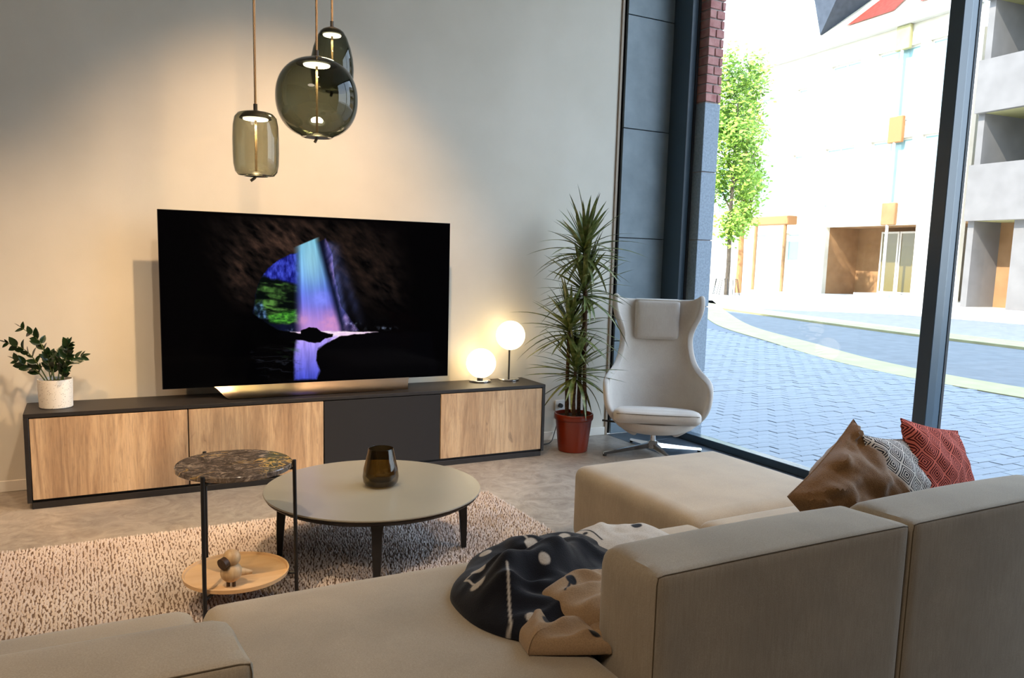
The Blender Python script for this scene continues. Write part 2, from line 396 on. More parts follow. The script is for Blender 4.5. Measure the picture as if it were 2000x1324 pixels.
# ------------------------------------------------------------------ street
struct('floor_street', bx(4.36, 60, -40, 70, -.3, -.06), M['asphalt'])
AZ = math.radians(5)
TT = Vector((math.sin(AZ), math.cos(AZ), 0)); NNn = Vector((-math.cos(AZ), math.sin(AZ), 0))   # NNn points to the street
def prism_xy(bm, pts, z0, z1):
    a = [bm.verts.new((x, y, z0)) for x, y in pts]; b = [bm.verts.new((x, y, z1)) for x, y in pts]
    bm.faces.new(a); bm.faces.new(b)
    for i in range(len(pts)):
        j = (i+1) % len(pts); bm.faces.new((a[i], a[j], b[j], b[i]))
    return bm
def band(line, w, z0, z1):
    ptsv = catmull([Vector((x, y, 0)) for x, y in line], 6); bm = B(); q = []
    for i, p_ in enumerate(ptsv):
        t = (ptsv[min(i+1, len(ptsv)-1)]-ptsv[max(i-1, 0)]).normalized(); n = Vector((t.y, -t.x, 0))
        q.append((p_, p_+n*w))
    vs = [[bm.verts.new((a.x, a.y, zz)) for zz in (z0, z1)]+[bm.verts.new((b.x, b.y, zz)) for zz in (z1, z0)] for a, b in q]
    for a, b in zip(vs, vs[1:]):
        for k in range(4): bm.faces.new((a[k], a[(k+1) % 4], b[(k+1) % 4], b[k]))
    bm.faces.new(vs[0]); bm.faces.new(vs[-1]); return bm
struct('trim_near_sunlit_band', band([(9.6, -30), (9.25, -4), (9.1, 0), (9.6, 2.6), (10.9, 5.3), (12.6, 8.5), (16, 13), (20, 18)], .75, -.08, .0), M['pale_yellow'])  # sunlit strip on the street, its light put into the band colour
struct('trim_far_sunlit_band', band([(14.5, -30), (14.9, -2), (15.3, 4), (16.0, 8), (17.3, 13), (19, 18), (24, 30)], 1.1, -.08, -.01), M['pale_yellow'])  # farther sunlit strip, brightness likewise in the pale yellow
struct('floor_far_pavement', prism_xy(B(), [(23.0, -40), (22.6, 6), (22.4, 11), (18.6, 14.5), (21, 22), (30, 45), (60, 60), (60, -40)], -.1, .0), M['sand_paving'])
# near pavement pavers
pv = struct('floor_near_pavement', prism_xy(B(), [(4.36, -30), (9.25, -30), (9.25, -4), (9.1, 0), (9.6, 2.6), (10.9, 5.3), (12.6, 8.5), (16, 13), (4.5, 13)], -.1, -.012), M['joint'])
cells = []
PL, PW = .21, .105
def edge_x(y): return 9.1+max(0, (y-.3))*.36
iy = 0; yy = -3.4
while yy < 8:
    xx = 4.40 + (0 if iy % 2 else -.105); 
    while xx < edge_x(yy)-.2:
        if xx > 4.38 and yy > -.3 + (xx-4.3)*-.9 - 2.6: cells.append((xx, yy))
        xx += PL
    yy += PW; iy += 1
def key(c):
    d = Vector((c[0]+.1-CAM.x, c[1]+.05-CAM.y, 0)); return d.length
vis = lambda c: (c[1]+4.97)/(c[0]-.30) > .60 and (c[1]+4.97)/(c[0]-.30) < 1.13
cells_v = sorted([c for c in cells if vis(c)], key=key); near = cells_v[:290]; ns = set(near); far = [c for c in cells if c not in ns]
pmes = []
for i in range(6):
    o = obj('paver', bx(0, PL-.006, 0, PW-.006, -.03, 0, bev=.003), M['paver'], pv, False); pmes.append(o)
for i, (xx, yy) in enumerate(near):
    if i < 6: o = pmes[i]
    else: o = pmes[i % 6].copy(); COL.objects.link(o); o.parent = pv
    o.location = (xx, yy, -.002+random.uniform(-.003, .002)); o.rotation_euler = (random.uniform(-.006, .006), random.uniform(-.006, .006), 0)
vv, ff = [], []
for (xx, yy) in far:
    b0 = len(vv); h = -.003+random.uniform(-.003, .002)
    vv += [(xx, yy, -.03), (xx+PL-.006, yy, -.03), (xx+PL-.006, yy+PW-.006, -.03), (xx, yy+PW-.006, -.03), (xx, yy, h), (xx+PL-.006, yy, h), (xx+PL-.006, yy+PW-.006, h), (xx, yy+PW-.006, h)]
    ff += [(b0+4, b0+5, b0+6, b0+7), (b0, b0+1, b0+5, b0+4), (b0+1, b0+2, b0+6, b0+5), (b0+2, b0+3, b0+7, b0+6), (b0+3, b0, b0+4, b0+7)]
obj('paving', (vv, [], ff), M['paver'], pv, False, kind='stuff')

# ------------------------------------------------------------------ facades (local frame: x = along street (s), y = depth into building, z)
def facade_root(name, label, P0):
    o = thing(name, label, 'building', P0); o.rotation_euler = (0, 0, PI/2-AZ); return o
# local +x -> TT direction; local +y -> -90deg... check: rotate (1,0) by (90-az) = (sin az, cos az)=TT; (0,1)->(-cos az, sin az)=towards street
def fbox(root, name, s0, s1, d0, d1, z0, z1, m, bev=0, par=None):
    # d = depth behind the facade plane (positive = into the building)
    return obj(name, bx(s0, s1, -d1, -d0, z0, z1, bev=bev), M[m] if isinstance(m, str) else m, par or root, False)
def fwin(root, s0, s1, z0, z1, pane='teal_glass', fr='white_paint', mulls=1, d=.12):
    bm = B(); t = .09
    box(bm, s0, s1, -d-.06, -d, z0, z0+t); box(bm, s0, s1, -d-.06, -d, z1-t, z1); box(bm, s0, s0+t, -d-.06, -d, z0+t, z1-t); box(bm, s1-t, s1, -d-.06, -d, z0+t, z1-t)
    for i in range(mulls):
        sc_ = s0+(s1-s0)*(i+1)/(mulls+1); box(bm, sc_-t/2, sc_+t/2, -d-.06, -d, z0+t, z1-t)
    w = obj('window_frame', bm, M[fr], root, False)
    obj('pane', bx(s0+.02, s1-.02, -d-.045, -d-.03, z0+.02, z1-.02), M[pane], w, False)
def fwall(root, s0, s1, z0, z1, openings, m, th=.25, name='wall'):
    # grid decomposition around rectangular openings
    ss = sorted({s0, s1, *[a for o_ in openings for a in o_[:2]]}); zs = sorted({z0, z1, *[a for o_ in openings for a in o_[2:4]]})
    bm = B()
    for a, b in zip(ss, ss[1:]):
        for c, d in zip(zs, zs[1:]):
            if any(o_[0] <= a and b <= o_[1] and o_[2] <= c and d <= o_[3] for o_ in openings): continue
            box(bm, a, b, -th, 0, c, d)
    bmesh.ops.remove_doubles(bm, verts=bm.verts, dist=1e-4)
    return obj(name, bm, M[m], root, False)
A = facade_root('apartment_building', 'cream apartment building with red roof and brown recessed entrance across the street', (32.53, 18.08, 0))
opA = [(0, 5.3, 0, 3.3), (3.9, 5.75, 4.25, 7.15), (.6, 2.9, 4.25, 7.15), (3.9, 5.75, 7.85, 11.1), (.6, 2.9, 7.85, 11.1), (-1.4, .1, 4.25, 7.15), (-1.4, .1, 7.85, 11.1)]
fwall(A, -2.2, 6.8, 0, 12.0, opA, 'cream')
fbox(A, 'building_core', -2.2, 6.8, 3.0, 9, 0, 12.0, 'cream')
for o_ in opA[1:]: fwin(A, *o_)
fbox(A, 'floor_slab', -2.2, 6.8, .25, 3, 3.3, 3.6, 'brown_render')
fbox(A, 'recess_wall', 0, 5.3, 2.2, 2.4, 0, 3.3, 'brown_render'); fbox(A, 'recess_side', 5.3, 5.5, .25, 2.4, 0, 3.3, 'brown_render'); fbox(A, 'recess_side', -.2, 0, .25, 2.4, 0, 3.3, 'brown_render')
for (a, b, pn) in ((2.35, 3.4, 'olive_glass'), (1.35, 2.3, 'olive_glass'), (.7, 1.3, 'teal_glass')): fwin(A, a, b, .15, 3.1, pn, 'white_paint', 0, d=1.7)
fbox(A, 'step', .3, 3.8, .6, 2.2, 0, .14, 'pale_concrete')
gt = fbox(A, 'gutter', -2.3, 6.9, -.35, .05, 12.0, 12.5, 'pale_concrete')
bm = B(); a = [bm.verts.new(v) for v in ((-2.3, .35, 12.5), (6.9, .35, 12.5), (6.9, -5, 17), (-2.3, -5, 17))]; bm.faces.new(a)
bmesh.ops.solidify(bm, geom=bm.faces, thickness=.15); obj('roof', bm, M['cream'], A, False)
for s0, s1 in ((-1.2, .9), (2.2, 5.0)):
    bm = B(); a = [bm.verts.new(v) for v in ((s0, .33-.30, 12.85), (s1, .03, 12.85), (s1-.9, -1.6, 14.35), (s0, -1.6, 14.35))]; bm.faces.new(a)
    bmesh.ops.solidify(bm, geom=bm.faces, thickness=-.2); obj('roof_tile_field', bm, M['red_roof'], A, False)
bm = B(); a = [bm.verts.new(v) for v in ((6.6, .1, 12.8), (7.3, .1, 15.0), (5.2, .1, 15.0))]; bm.faces.new(a)
r_ = bmesh.ops.extrude_face_region(bm, geom=bm.faces[:]); bmesh.ops.translate(bm, vec=(0, -2.5, 0), verts=[v for v in r_['geom'] if isinstance(v, bmesh.types.BMVert)]); obj('dormer', bm, M['slate_roof'], A, False)
pp = obj('downpipe', tube(B(), [(1.45, .12, 12), (1.45, .12, .0)], .07), M['pale_concrete'], A)
for z0, z1, m_ in ((10.95, 12.0, 'pale_yellow'), (6.95, 8.1, 'orange_paint_sunlit_bark'), (3.3, 4.3, 'brown_render')):
    obj('pipe_box', bx(1.05, 1.8, 0.0, .2, z0, z1, bev=.03), M[m_], A, False)
# building to the left
Bb = facade_root('townhouse', 'pale townhouse with narrow windows left of the cream apartment building', tuple(Vector((32.53, 18.08, 0))+TT*6.8-NNn*.6))
opB = [(1.0, 2.0, .6, 3.1), (3.6, 4.6, .6, 3.1), (1.2, 1.9, 4.4, 7.2), (3.6, 4.8, 4.4, 7.2), (3.6, 4.8, 7.9, 10.6), (1.2, 1.9, 7.9, 10.6), (7.2, 8.4, .6, 3.1), (7.2, 8.4, 4.4, 7.2), (7.2, 8.4, 7.9, 10.6)]
fwall(Bb, 0, 14, 0, 12.2, opB, 'cream'); fbox(Bb, 'building_core', 0, 14, .5, 8, 0, 12.2, 'cream')
for o_ in opB: fwin(Bb, *o_, 'teal_glass', 'white_paint', 0)
fbox(Bb, 'gutter', -.1, 14, -.3, .1, 12.2, 12.5, 'pale_concrete')
bm = B(); a = [bm.verts.new(v) for v in ((0, .3, 12.5), (14, .3, 12.5), (14, -4, 14.6), (0, -4, 14.6))]; bm.faces.new(a); bmesh.ops.solidify(bm, geom=bm.faces, thickness=.15); obj('roof', bm, M['pale_concrete'], Bb, False)
fbox(Bb, 'drainpipe_panel', .05, .5, -.06, 0, 0, 12, 'pale_concrete')
# canopy on posts
cp = thing('entrance_canopy', 'orange timber canopy on two thin posts before the townhouse', 'canopy', tuple(Vector((32.53, 18.08, 0))+TT*8.3+NNn*1.0)); cp.rotation_euler = (0, 0, PI/2-AZ)
obj('canopy_beam', bx(-1.5, 1.4, -.5, .15, 3.45, 3.9, bev=.04), M['orange_paint_sunlit_bark'], cp, False)
for s in (-1.2, 1.05): obj('post', tube(B(), [(s, 0, 0), (s, 0, 3.5)], .09), M['brown_render'], cp)
# building C with balconies
C_ = facade_root('balcony_building', 'grey concrete apartment block with deep balconies at the right edge', (28.80, 12.07, 0))
for z0, z1 in ((3.15, 5.15), (6.98, 8.82), (10.9, 12.6)):
    o = fbox(C_, 'balcony_parapet', -12, 1.45, -.1, .15, z0, z1, 'grey_concrete')
    fbox(C_, 'balcony_floor', -12, 1.45, .15, 2.6, z0, z0+.3, 'pale_yellow')
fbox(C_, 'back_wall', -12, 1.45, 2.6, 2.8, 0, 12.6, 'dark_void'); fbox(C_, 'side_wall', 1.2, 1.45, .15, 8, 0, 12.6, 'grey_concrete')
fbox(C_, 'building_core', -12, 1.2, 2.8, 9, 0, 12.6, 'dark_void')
fbox(C_, 'pillar', -1.4, -.3, .2, 1.2, 0, 3.15, 'grey_concrete'); fbox(C_, 'pillar', -5.2, -4.1, .2, 1.2, 0, 3.15, 'grey_concrete')
fbox(C_, 'ground_floor_wall', -12, 1.2, 1.6, 1.8, 0, 3.15, 'brown_render')
for z0 in (5.3, 9.0):
    for s0 in (-.6, -4.0, -7.5): fwin(C_, s0, s0+1.6, z0, z0+1.6, 'teal_glass', 'dark_frame', 1, d=2.5)
# trees
def street_tree(loc, label, z0, z1, rad, leaves, seed, barkm='tree_bark', tr=.11):
    t = thing('street_tree', label, 'tree', loc); rnd = random.Random(seed)
    obj('trunk', tube(B(), [(0, 0, -.05), (.03, 0, z0*.5), (0, .03, z0+1), (0, 0, z1*.8)], [tr, tr*.85, tr*.7, tr*.2]), M[barkm], t)
    bm = B()
    for k in range(9):
        a = rnd.uniform(0, 6.28); z = rnd.uniform(z0, z1*.7); tube(bm, [(0, 0, z), (rad*.35*math.cos(a), rad*.35*math.sin(a), z+.7), (rad*.7*math.cos(a), rad*.7*math.sin(a), z+1.5)], [.04, .025, .01], 5)
    obj('branch', bm, M[barkm], t)
    vv, ff = [], []
    cl = [(rnd.uniform(-1, 1), rnd.uniform(0, 6.28), rnd.uniform(.2, 1)) for _ in range(46)]
    for i in range(leaves):
        cz, ca, crr = cl[i % len(cl)]
        zc = (z0+z1)/2+cz*(z1-z0)/2*.95; prof = math.sqrt(max(.08, 1-((zc-(z0+z1)/2-.2)/((z1-z0)/2*1.05))**2))*(.9+.25*math.sin(cz*9))
        c = Vector((math.cos(ca)*rad*prof*crr*.8, math.sin(ca)*rad*prof*crr*.8, zc)) + Vector((rnd.gauss(0, .26), rnd.gauss(0, .26), rnd.gauss(0, .34)))
        u = Vector((rnd.uniform(-1, 1), rnd.uniform(-1, 1), rnd.uniform(-1, 1))).normalized(); w = u.orthogonal().normalized(); s = rnd.uniform(.09, .15)
        b0 = len(vv); vv += [tuple(c-u*s), tuple(c+w*s*.5), tuple(c+u*s), tuple(c-w*s*.5)]; ff.append((b0, b0+1, b0+2, b0+3))
    obj('foliage', (vv, [], ff), M['tree_leaf'], t, False, kind='stuff')
    return t
street_tree((24.93, 21.51, 0), 'slim street tree with bright green crown and thin grey trunk', 2.5, 10.2, 1.35, 7000, 3)
street_tree((27.6, 23.6, 0), 'second green street tree with trunk tinted orange-brown as if sunlit, just behind the slim one', 3.2, 10.0, 1.0, 4500, 5, 'orange_paint_sunlit_bark', .16)  # sunlight on this trunk is put into its orange colour
tgd = thing('tree_guard', 'low metal hoop guard around the foot of the slim street tree', 'tree guard', (24.93, 21.51, 0))
for k in range(5):
    a = k*2*PI/5; ca, sa = math.cos(a), math.sin(a)
    obj('hoop', tube(B(), [(.55*ca-.2*sa, .55*sa+.2*ca, 0), (.45*ca-.1*sa, .45*sa+.1*ca, .7), (.45*ca+.1*sa, .45*sa-.1*ca, .7), (.55*ca+.2*sa, .55*sa-.2*ca, 0)], .015, 5), M['black_metal'], tgd)

# ------------------------------------------------------------------ rug
RX0, RX1, RY0, RY1 = -1.3, 2.262, -2.81, -1.045
rug = thing('rug', 'thick beige looped wool rug under the coffee table', 'rug', ((RX0+RX1)/2, (RY0+RY1)/2, 0))
rc = rug.location
obj('rug_base', bx(RX0-rc.x, RX1-rc.x, RY0-rc.y, RY1-rc.y, .0015, .010, bev=.002), M['rug_base'], rug)
rng = np.random.default_rng(4)
dx, dy = .0130, .0118
gx, gy = np.meshgrid(np.arange(RX0+.008, RX1-.004, dx), np.arange(RY0+.008, RY1-.004, dy))
gx = gx.ravel(); gy = gy.ravel(); n = len(gx)
gx = gx+rng.normal(0, .0028, n); gy = gy+rng.normal(0, .0022, n)
ang = rng.normal(.9, .5, n); ln = rng.uniform(.0095, .0145, n); wd = rng.uniform(.0048, .0072, n); ht = rng.uniform(.008, .015, n); tilt = rng.normal(0, .35, n)
ca, sa = np.cos(ang), np.sin(ang)
# elongated loop blob: 8 verts (ring of 6 mid + top ridge 2)
def pt(a, b, z):
    return np.stack([gx+ca*a-sa*b-rc.x, gy+sa*a+ca*b-rc.y, .009+z], 1)
vs = [pt(-ln*.5, 0*wd, -.001+0*ht), pt(-ln*.2, -wd*.5, 0*ht), pt(ln*.25, -wd*.5, 0*ht), pt(ln*.5, 0*wd, -.001+0*ht), pt(ln*.25, wd*.5, 0*ht), pt(-ln*.2, wd*.5, 0*ht),
      pt(-ln*.25, wd*.1, ht*.9), pt(ln*.28, -wd*.1, ht)]
V = np.stack(vs, 1).reshape(-1, 3)
fc = np.array([(0, 1, 6), (1, 2, 7), (1, 7, 6), (2, 3, 7), (3, 4, 7), (4, 5, 6), (4, 6, 7), (5, 0, 6)])
Fc = (fc[None]+(np.arange(n)*8)[:, None, None]).reshape(-1, 3)
me = bpy.data.meshes.new('rug_pile'); me.vertices.add(len(V)); me.vertices.foreach_set('co', V.ravel().astype('f'))
me.loops.add(Fc.size); me.loops.foreach_set('vertex_index', Fc.ravel().astype('i')); me.polygons.add(len(Fc))
me.polygons.foreach_set('loop_start', np.arange(0, Fc.size, 3, dtype='i')); me.polygons.foreach_set('use_smooth', np.ones(len(Fc), bool)); me.update(calc_edges=True)
me.materials.append(M['rug']); o = bpy.data.objects.new('pile', me); COL.objects.link(o); o.parent = rug; o['kind'] = 'stuff'

# ------------------------------------------------------------------ lowboard
LX, LH, LD, LG = 3.0, .490, .341, .062
lb = thing('sideboard', 'long low black sideboard with three oak doors and a dark cloth door', 'sideboard', (0, -LG, 0))
yF = -LD
obj('plinth', bx(.02, LX-.02, yF+.004, -.02, 0, .034, bev=.002), M['black_wood'], lb)
obj('top_panel', bx(0, LX, yF, 0, LH-.020, LH, bev=.0015), M['black_wood'], lb)
for x in (0, LX-.022): obj('side_panel', bx(x, x+.022, yF, 0, .033, LH-.0205, bev=.0015), M['black_wood'], lb)
obj('back_panel', bx(.022, LX-.022, -.015, 0, .034, LH-.0205), M['black_wood'], lb)
obj('bottom_panel', bx(.022, LX-.022, yF+.025, -.015, .034, .052), M['black_wood'], lb)
dw = (LX-.044)/4
for k in range(4):
    a = .022+k*dw+.003; b = .022+(k+1)*dw-.003; cx = (a+b)/2
    if k: obj('divider', bx(.022+k*dw-.009, .022+k*dw+.009, yF+.026, -.015, .052, LH-.0205), M['black_wood'], lb)
    obj('door', bx(a-cx, b-cx, yF+.002, yF+.022, .048, LH-.025, bev=.0015), M['black_fabric'] if k == 2 else M['oak'], lb, label='dark cloth door' if k == 2 else None, loc=(cx, 0, 0))

# ------------------------------------------------------------------ television with painted screen picture
def make_cave():
    Wd, Hd = 960, 544
    src = np.array([(17, 57), (1915, 155), (1908, 1137), (62, 1225)], float)    # quad in picture space
    dst = np.array([(0, 0), (1, 0), (1, 1), (0, 1)], float)
    A_ = []
    for (x, y), (u, v) in zip(dst, src):
        A_.append([x, y, 1, 0, 0, 0, -u*x, -u*y, -u]); A_.append([0, 0, 0, x, y, 1, -v*x, -v*y, -v])
    H = np.linalg.svd(np.array(A_))[2][-1].reshape(3, 3)
    uu, vv = np.meshgrid((np.arange(Wd)+.5)/Wd, (np.arange(Hd)+.5)/Hd)
    q = np.einsum('ij,jhw->ihw', H, np.stack([uu, vv, np.ones_like(uu)])); X = q[0]/q[2]; Y = q[1]/q[2]
    r = np.random.default_rng(11)
    def vn(x, y, s, seed):
        g = np.random.default_rng(seed).random((64, 64)); x = x/s; y = y/s
        xi = np.floor(x).astype(int); yi = np.floor(y).astype(int); fx = x-xi; fy = y-yi; fx = fx*fx*(3-2*fx); fy = fy*fy*(3-2*fy)
        G = lambda a, b: g[a % 64, b % 64]
        return (G(xi, yi)*(1-fx)+G(xi+1, yi)*fx)*(1-fy)+(G(xi, yi+1)*(1-fx)+G(xi+1, yi+1)*fx)*fy
    def fbm(x, y, s, seed, o=5):
        t = 0; a = .5
        for k in range(o): t = t+a*vn(x, y, s/2**k, seed+k); a *= .5
        return t/.97
    def poly(pts, soft=8, jit=0, seed=1):
        x = X+(fbm(X, Y, 40, seed)-.5)*jit*2; y = Y+(fbm(X, Y, 40, seed+9)-.5)*jit*2
        inside = np.zeros(X.shape, bool); dist = np.full(X.shape, 1e9)
        for i in range(len(pts)):
            (x1, y1), (x2, y2) = pts[i], pts[(i+1) % len(pts)]
            c = ((y1 > y) != (y2 > y)) & (x < (x2-x1)*(y-y1)/(y2-y1+1e-9)+x1); inside ^= c
            dx_, dy_ = x2-x1, y2-y1; t = np.clip(((x-x1)*dx_+(y-y1)*dy_)/(dx_*dx_+dy_*dy_+1e-9), 0, 1)
            dist = np.minimum(dist, np.hypot(x-x1-t*dx_, y-y1-t*dy_))
        return np.clip(.5+np.where(inside, dist, -dist)/soft/2, 0, 1)
    img = np.zeros((Hd, Wd, 3))
    def put(mask, col):
        nonlocal img
        col = np.array(col, float)
        if col.ndim == 1: col = col[None, None]/255
        img = img*(1-mask[..., None])+col*mask[..., None]
    lerp = lambda a, b, t: np.array(a, float)[None, None]/255*(1-t[..., None])+np.array(b, float)[None, None]/255*t[..., None]
    # rock vault
    xr_, yr_ = X*.77+Y*.64, -X*.64+Y*.77
    rn = fbm(xr_, yr_*2.6, 70, 21, 6); rn = np.clip((rn-.22)*1.7, 0, 1)
    fall = np.exp(-(((X-820)/330)**2+((Y-250)/190)**2)) + .75*np.exp(-(((X-560)/150)**2+((Y-520)/170)**2)) + .55*np.exp(-(((X-1330)/210)**2+((Y-330)/190)**2))+.5*np.exp(-(((X-1480)/160)**2+((Y-560)/150)**2))
    rock = poly([(300, 90), (1250, 110), (1640, 180), (1640, 700), (1380, 800), (1240, 800), (600, 720), (480, 600), (330, 330)], 60, 20)
    img += (np.array([70, 50, 40])/255)[None, None]*(rn*np.clip(fall, 0, 1.1)*rock)[..., None]
    # opening
    op = poly([(1116, 246), (1040, 288), (925, 338), (830, 372), (740, 440), (682, 520), (655, 620), (640, 735), (745, 800), (800, 840), (900, 855), (1250, 855), (1330, 850), (1215, 690), (1165, 480), (1150, 330)], 4, 10, 33)
    deep = fbm(X, Y, 60, 41)
    put(op, lerp((4, 6, 18), (16, 22, 50), deep))
    blu = op*poly([(700, 340), (930, 300), (930, 545), (850, 540), (700, 500)], 14, 14, 5)
    put(blu, lerp((14, 18, 96), (70, 84, 214), np.clip(fbm(X*2.2, Y, 34, 51)*1.7-.45, 0, 1)))
    wav = fbm(X*.6+Y*.3, Y*2.3-X*.35, 62, 61, 5); ridge = np.clip(fbm(X*.45+Y*.12, Y*1.9-X*.25, 60, 63, 6)*5.2-2.5, 0, 1)
    gm = op*np.clip(poly([(690, 490), (930, 545), (935, 800), (750, 800), (650, 740), (655, 600)], 10, 12, 7), 0, 1)
    put(gm*.97, lerp((3, 8, 5), (84, 132, 58), ridge*np.clip(fbm(X, Y, 45, 71)*1.8-.3, 0, 1)))
    m2 = gm*poly([(750, 745), (930, 705), (930, 780), (860, 800), (750, 800)], 10, 10, 8); put(m2*.8, lerp((20, 60, 22), (84, 176, 52), np.clip(fbm(X, Y*2, 22, 72)*2-.5, 0, 1)))
    bl2 = op*poly([(640, 690), (700, 650), (740, 770), (680, 760)], 10, 8, 9); put(bl2*.7, lerp((10, 20, 40), (110, 150, 220), np.clip(fbm(X, Y, 20, 73)*2.4-.9, 0, 1)))
    # right slope
    rs = op*poly([(1110, 250), (1160, 330), (1215, 690), (1330, 850), (1240, 850), (1190, 600), (1130, 400)], 14, 10, 12)
    put(rs, lerp((30, 26, 58), (150, 120, 165), np.clip(fbm(X+Y*.4, Y*.5, 40, 81)*1.8-.5, 0, 1)))
    # beam
    tt = np.clip((Y-260)/600, 0, 1); xl = 915+tt*10; xrr = 1075+tt*160
    e = np.clip((X-xl+20)/60, 0, 1)**1.3*np.clip((xrr-X)/40, 0, 1)
    c1 = lerp((118, 214, 255), (96, 120, 252), np.clip(tt*1.6, 0, 1)); c2 = lerp((96, 110, 250), (200, 150, 236), np.clip((tt-.5)*2, 0, 1)); k = np.clip((tt-.4)/.35, 0, 1)[..., None]
    bc = c1*(1-k)+c2*k
    core = np.exp(-((X-(1010+tt*40))/(80+40*tt))**2)*np.exp(-((tt-.2)/.34)**2)
    bc = bc*(1-.8*core[..., None])+np.array([176, 240, 255])/255*.8*core[..., None]
    st = .88+.2*(fbm(X-tt*60, Y*.06, 26, 91)-.5)*2
    bmask = e*np.clip((858-Y)/10, 0, 1)*np.clip((Y-(262+(1000-X)*.42))/8, 0, 1)
    put(np.clip(bmask, 0, 1)*.95, np.clip(bc*st[..., None], 0, 1))
    for cx, cy, rr, c in ((965, 780, 60, (196, 140, 190)), (1160, 800, 95, (206, 140, 190)), (1080, 640, 60, (130, 140, 250))):
        g = np.exp(-(((X-cx)/rr)**2+((Y-cy)/rr/.8)**2))*bmask*(.5+fbm(X, Y, 24, 95)); put(np.clip(g, 0, 1)*.8, c)
    # side rays over the dark
    for (x0, x1, w_, a_) in ((1125, 1250, 26, .9), (1150, 1345, 34, .45)):
        xc = x0+(x1-x0)*np.clip((Y-250)/560, 0, 1); g = np.exp(-((X-xc)/w_)**2)*np.clip((Y-255)/40, 0, 1)*np.clip((840-Y)/160, 0, 1)
        img = img+(np.array([96, 110, 190])/255)[None, None]*(g*a_*.55*(.4+fbm(X+Y*.5, Y*.3, 30, 99)))[..., None]
    # water
    put(poly([(885, 851), (1245, 851), (1455, 855), (1380, 880), (1200, 882), (1175, 905), (1120, 925), (1000, 925), (930, 900), (900, 862)], 4, 5, 14), lerp((210, 170, 220), (255, 244, 240), fbm(X, Y*3, 20, 15)))
    wt = poly([(930, 905), (1190, 885), (1120, 935), (1075, 960), (1060, 1040), (1085, 1100), (1058, 1165), (915, 1170), (912, 985)], 10, 8, 16)
    tw = np.clip((Y-900)/270, 0, 1); put(wt*np.clip(1.05-.12*tw, 0, 1), lerp((170, 150, 235), (62, 72, 190), tw)*(.75+.5*fbm(X*2, Y*.3, 40, 17))[..., None])
    gr = poly([(750, 930), (930, 925), (950, 1000), (840, 1010)], 20, 20, 18); put(gr*.55*ridge, (46, 86, 40))
    put(poly([(640, 985), (900, 960), (960, 1080), (900, 1160), (700, 1120)], 30, 20, 19)*.5*np.clip(1-np.abs(fbm(X*.5, Y*2, 50, 20)-.5)*18, 0, 1), (44, 48, 60))
    for pts in ([(955, 850), (985, 838), (1010, 824), (1060, 832), (1090, 855), (1168, 872), (1165, 890), (1110, 895), (1085, 918), (1040, 928), (1005, 915), (960, 905)], [(860, 850), (960, 865), (980, 905), (890, 905), (800, 880)],
                [(1058, 1180), (1090, 1110), (1058, 1035), (1062, 975), (1110, 935), (1180, 905), (1220, 885), (1300, 868), (1460, 860), (1800, 855), (1850, 1180)]):
        put(poly(pts, 3, 8, 24), (1, 1, 2))
    for cx, cy, rx_, ry_ in ((1290, 800, 45, 18), (1320, 835, 50, 12), (1500, 830, 60, 10), (890, 838, 25, 12)):
        g = np.exp(-(((X-cx)/rx_)**2+((Y-cy)/ry_)**2))*np.clip(fbm(X, Y, 16, 29)*3-1.4, 0, 1); img = img+(np.array([90, 100, 120])/255)[None, None]*g[..., None]
    img = np.clip(img, 0, 1)*(poly([(30, 75), (1905, 168), (1896, 1125), (70, 1212)], 3)[..., None])
    out = np.ones((Hd, Wd, 4), 'f'); out[..., :3] = img; return out[::-1], Wd, Hd
px, Wd, Hd = make_cave()
im = bpy.data.images.new('cave_picture', Wd, Hd); im.colorspace_settings.name = 'sRGB'; im.pixels.foreach_set(np.ascontiguousarray(px).ravel()); im.update(); im.pack()
m = M['screen'] = mat('screen_picture', (.001, .001, .0015, 1), .05, 0, .04)
ti = N(m, 'TexImage'); ti.image = im; L(m, ti.outputs[0], P(m).inputs['Emission Color']); P(m).inputs['Emission Strength'].default_value = 1.0
TX, TZ, TW, TH, TY = .6498, .5544, 1.7053, .9804, -.237
tv = thing('television', 'large flat television showing a cave with a blue light shaft', 'television', (TX+TW/2, TY, .49))
zb = TZ-.49
obj('panel', bx(-TW/2, TW/2, 0, .008, zb, zb+TH, bev=.0015), M['black_metal'], tv, False)
bm = B(); q = [bm.verts.new(v) for v in ((-TW/2+.003, -.0012, zb+.003), (TW/2-.003, -.0012, zb+.003), (TW/2-.003, -.0012, zb+TH-.003), (-TW/2+.003, -.0012, zb+TH-.003))]
f_ = bm.faces.new(q); uvl = bm.loops.layers.uv.new('UVMap')
for lp, uv in zip(f_.loops, ((0, 0), (1, 0), (1, 1), (0, 1))): lp[uvl].uv = uv
me = bpy.data.meshes.new('screen'); bm.to_mesh(me); bm.free(); me.materials.append(M['screen']); o = bpy.data.objects.new('screen', me); COL.objects.link(o); o.parent = tv
obj('back_housing', bx(-TW/2+.12, TW/2-.12, .008, .05, zb+.01, zb+.5, bev=.008, seg=2), M['black_metal'], tv)
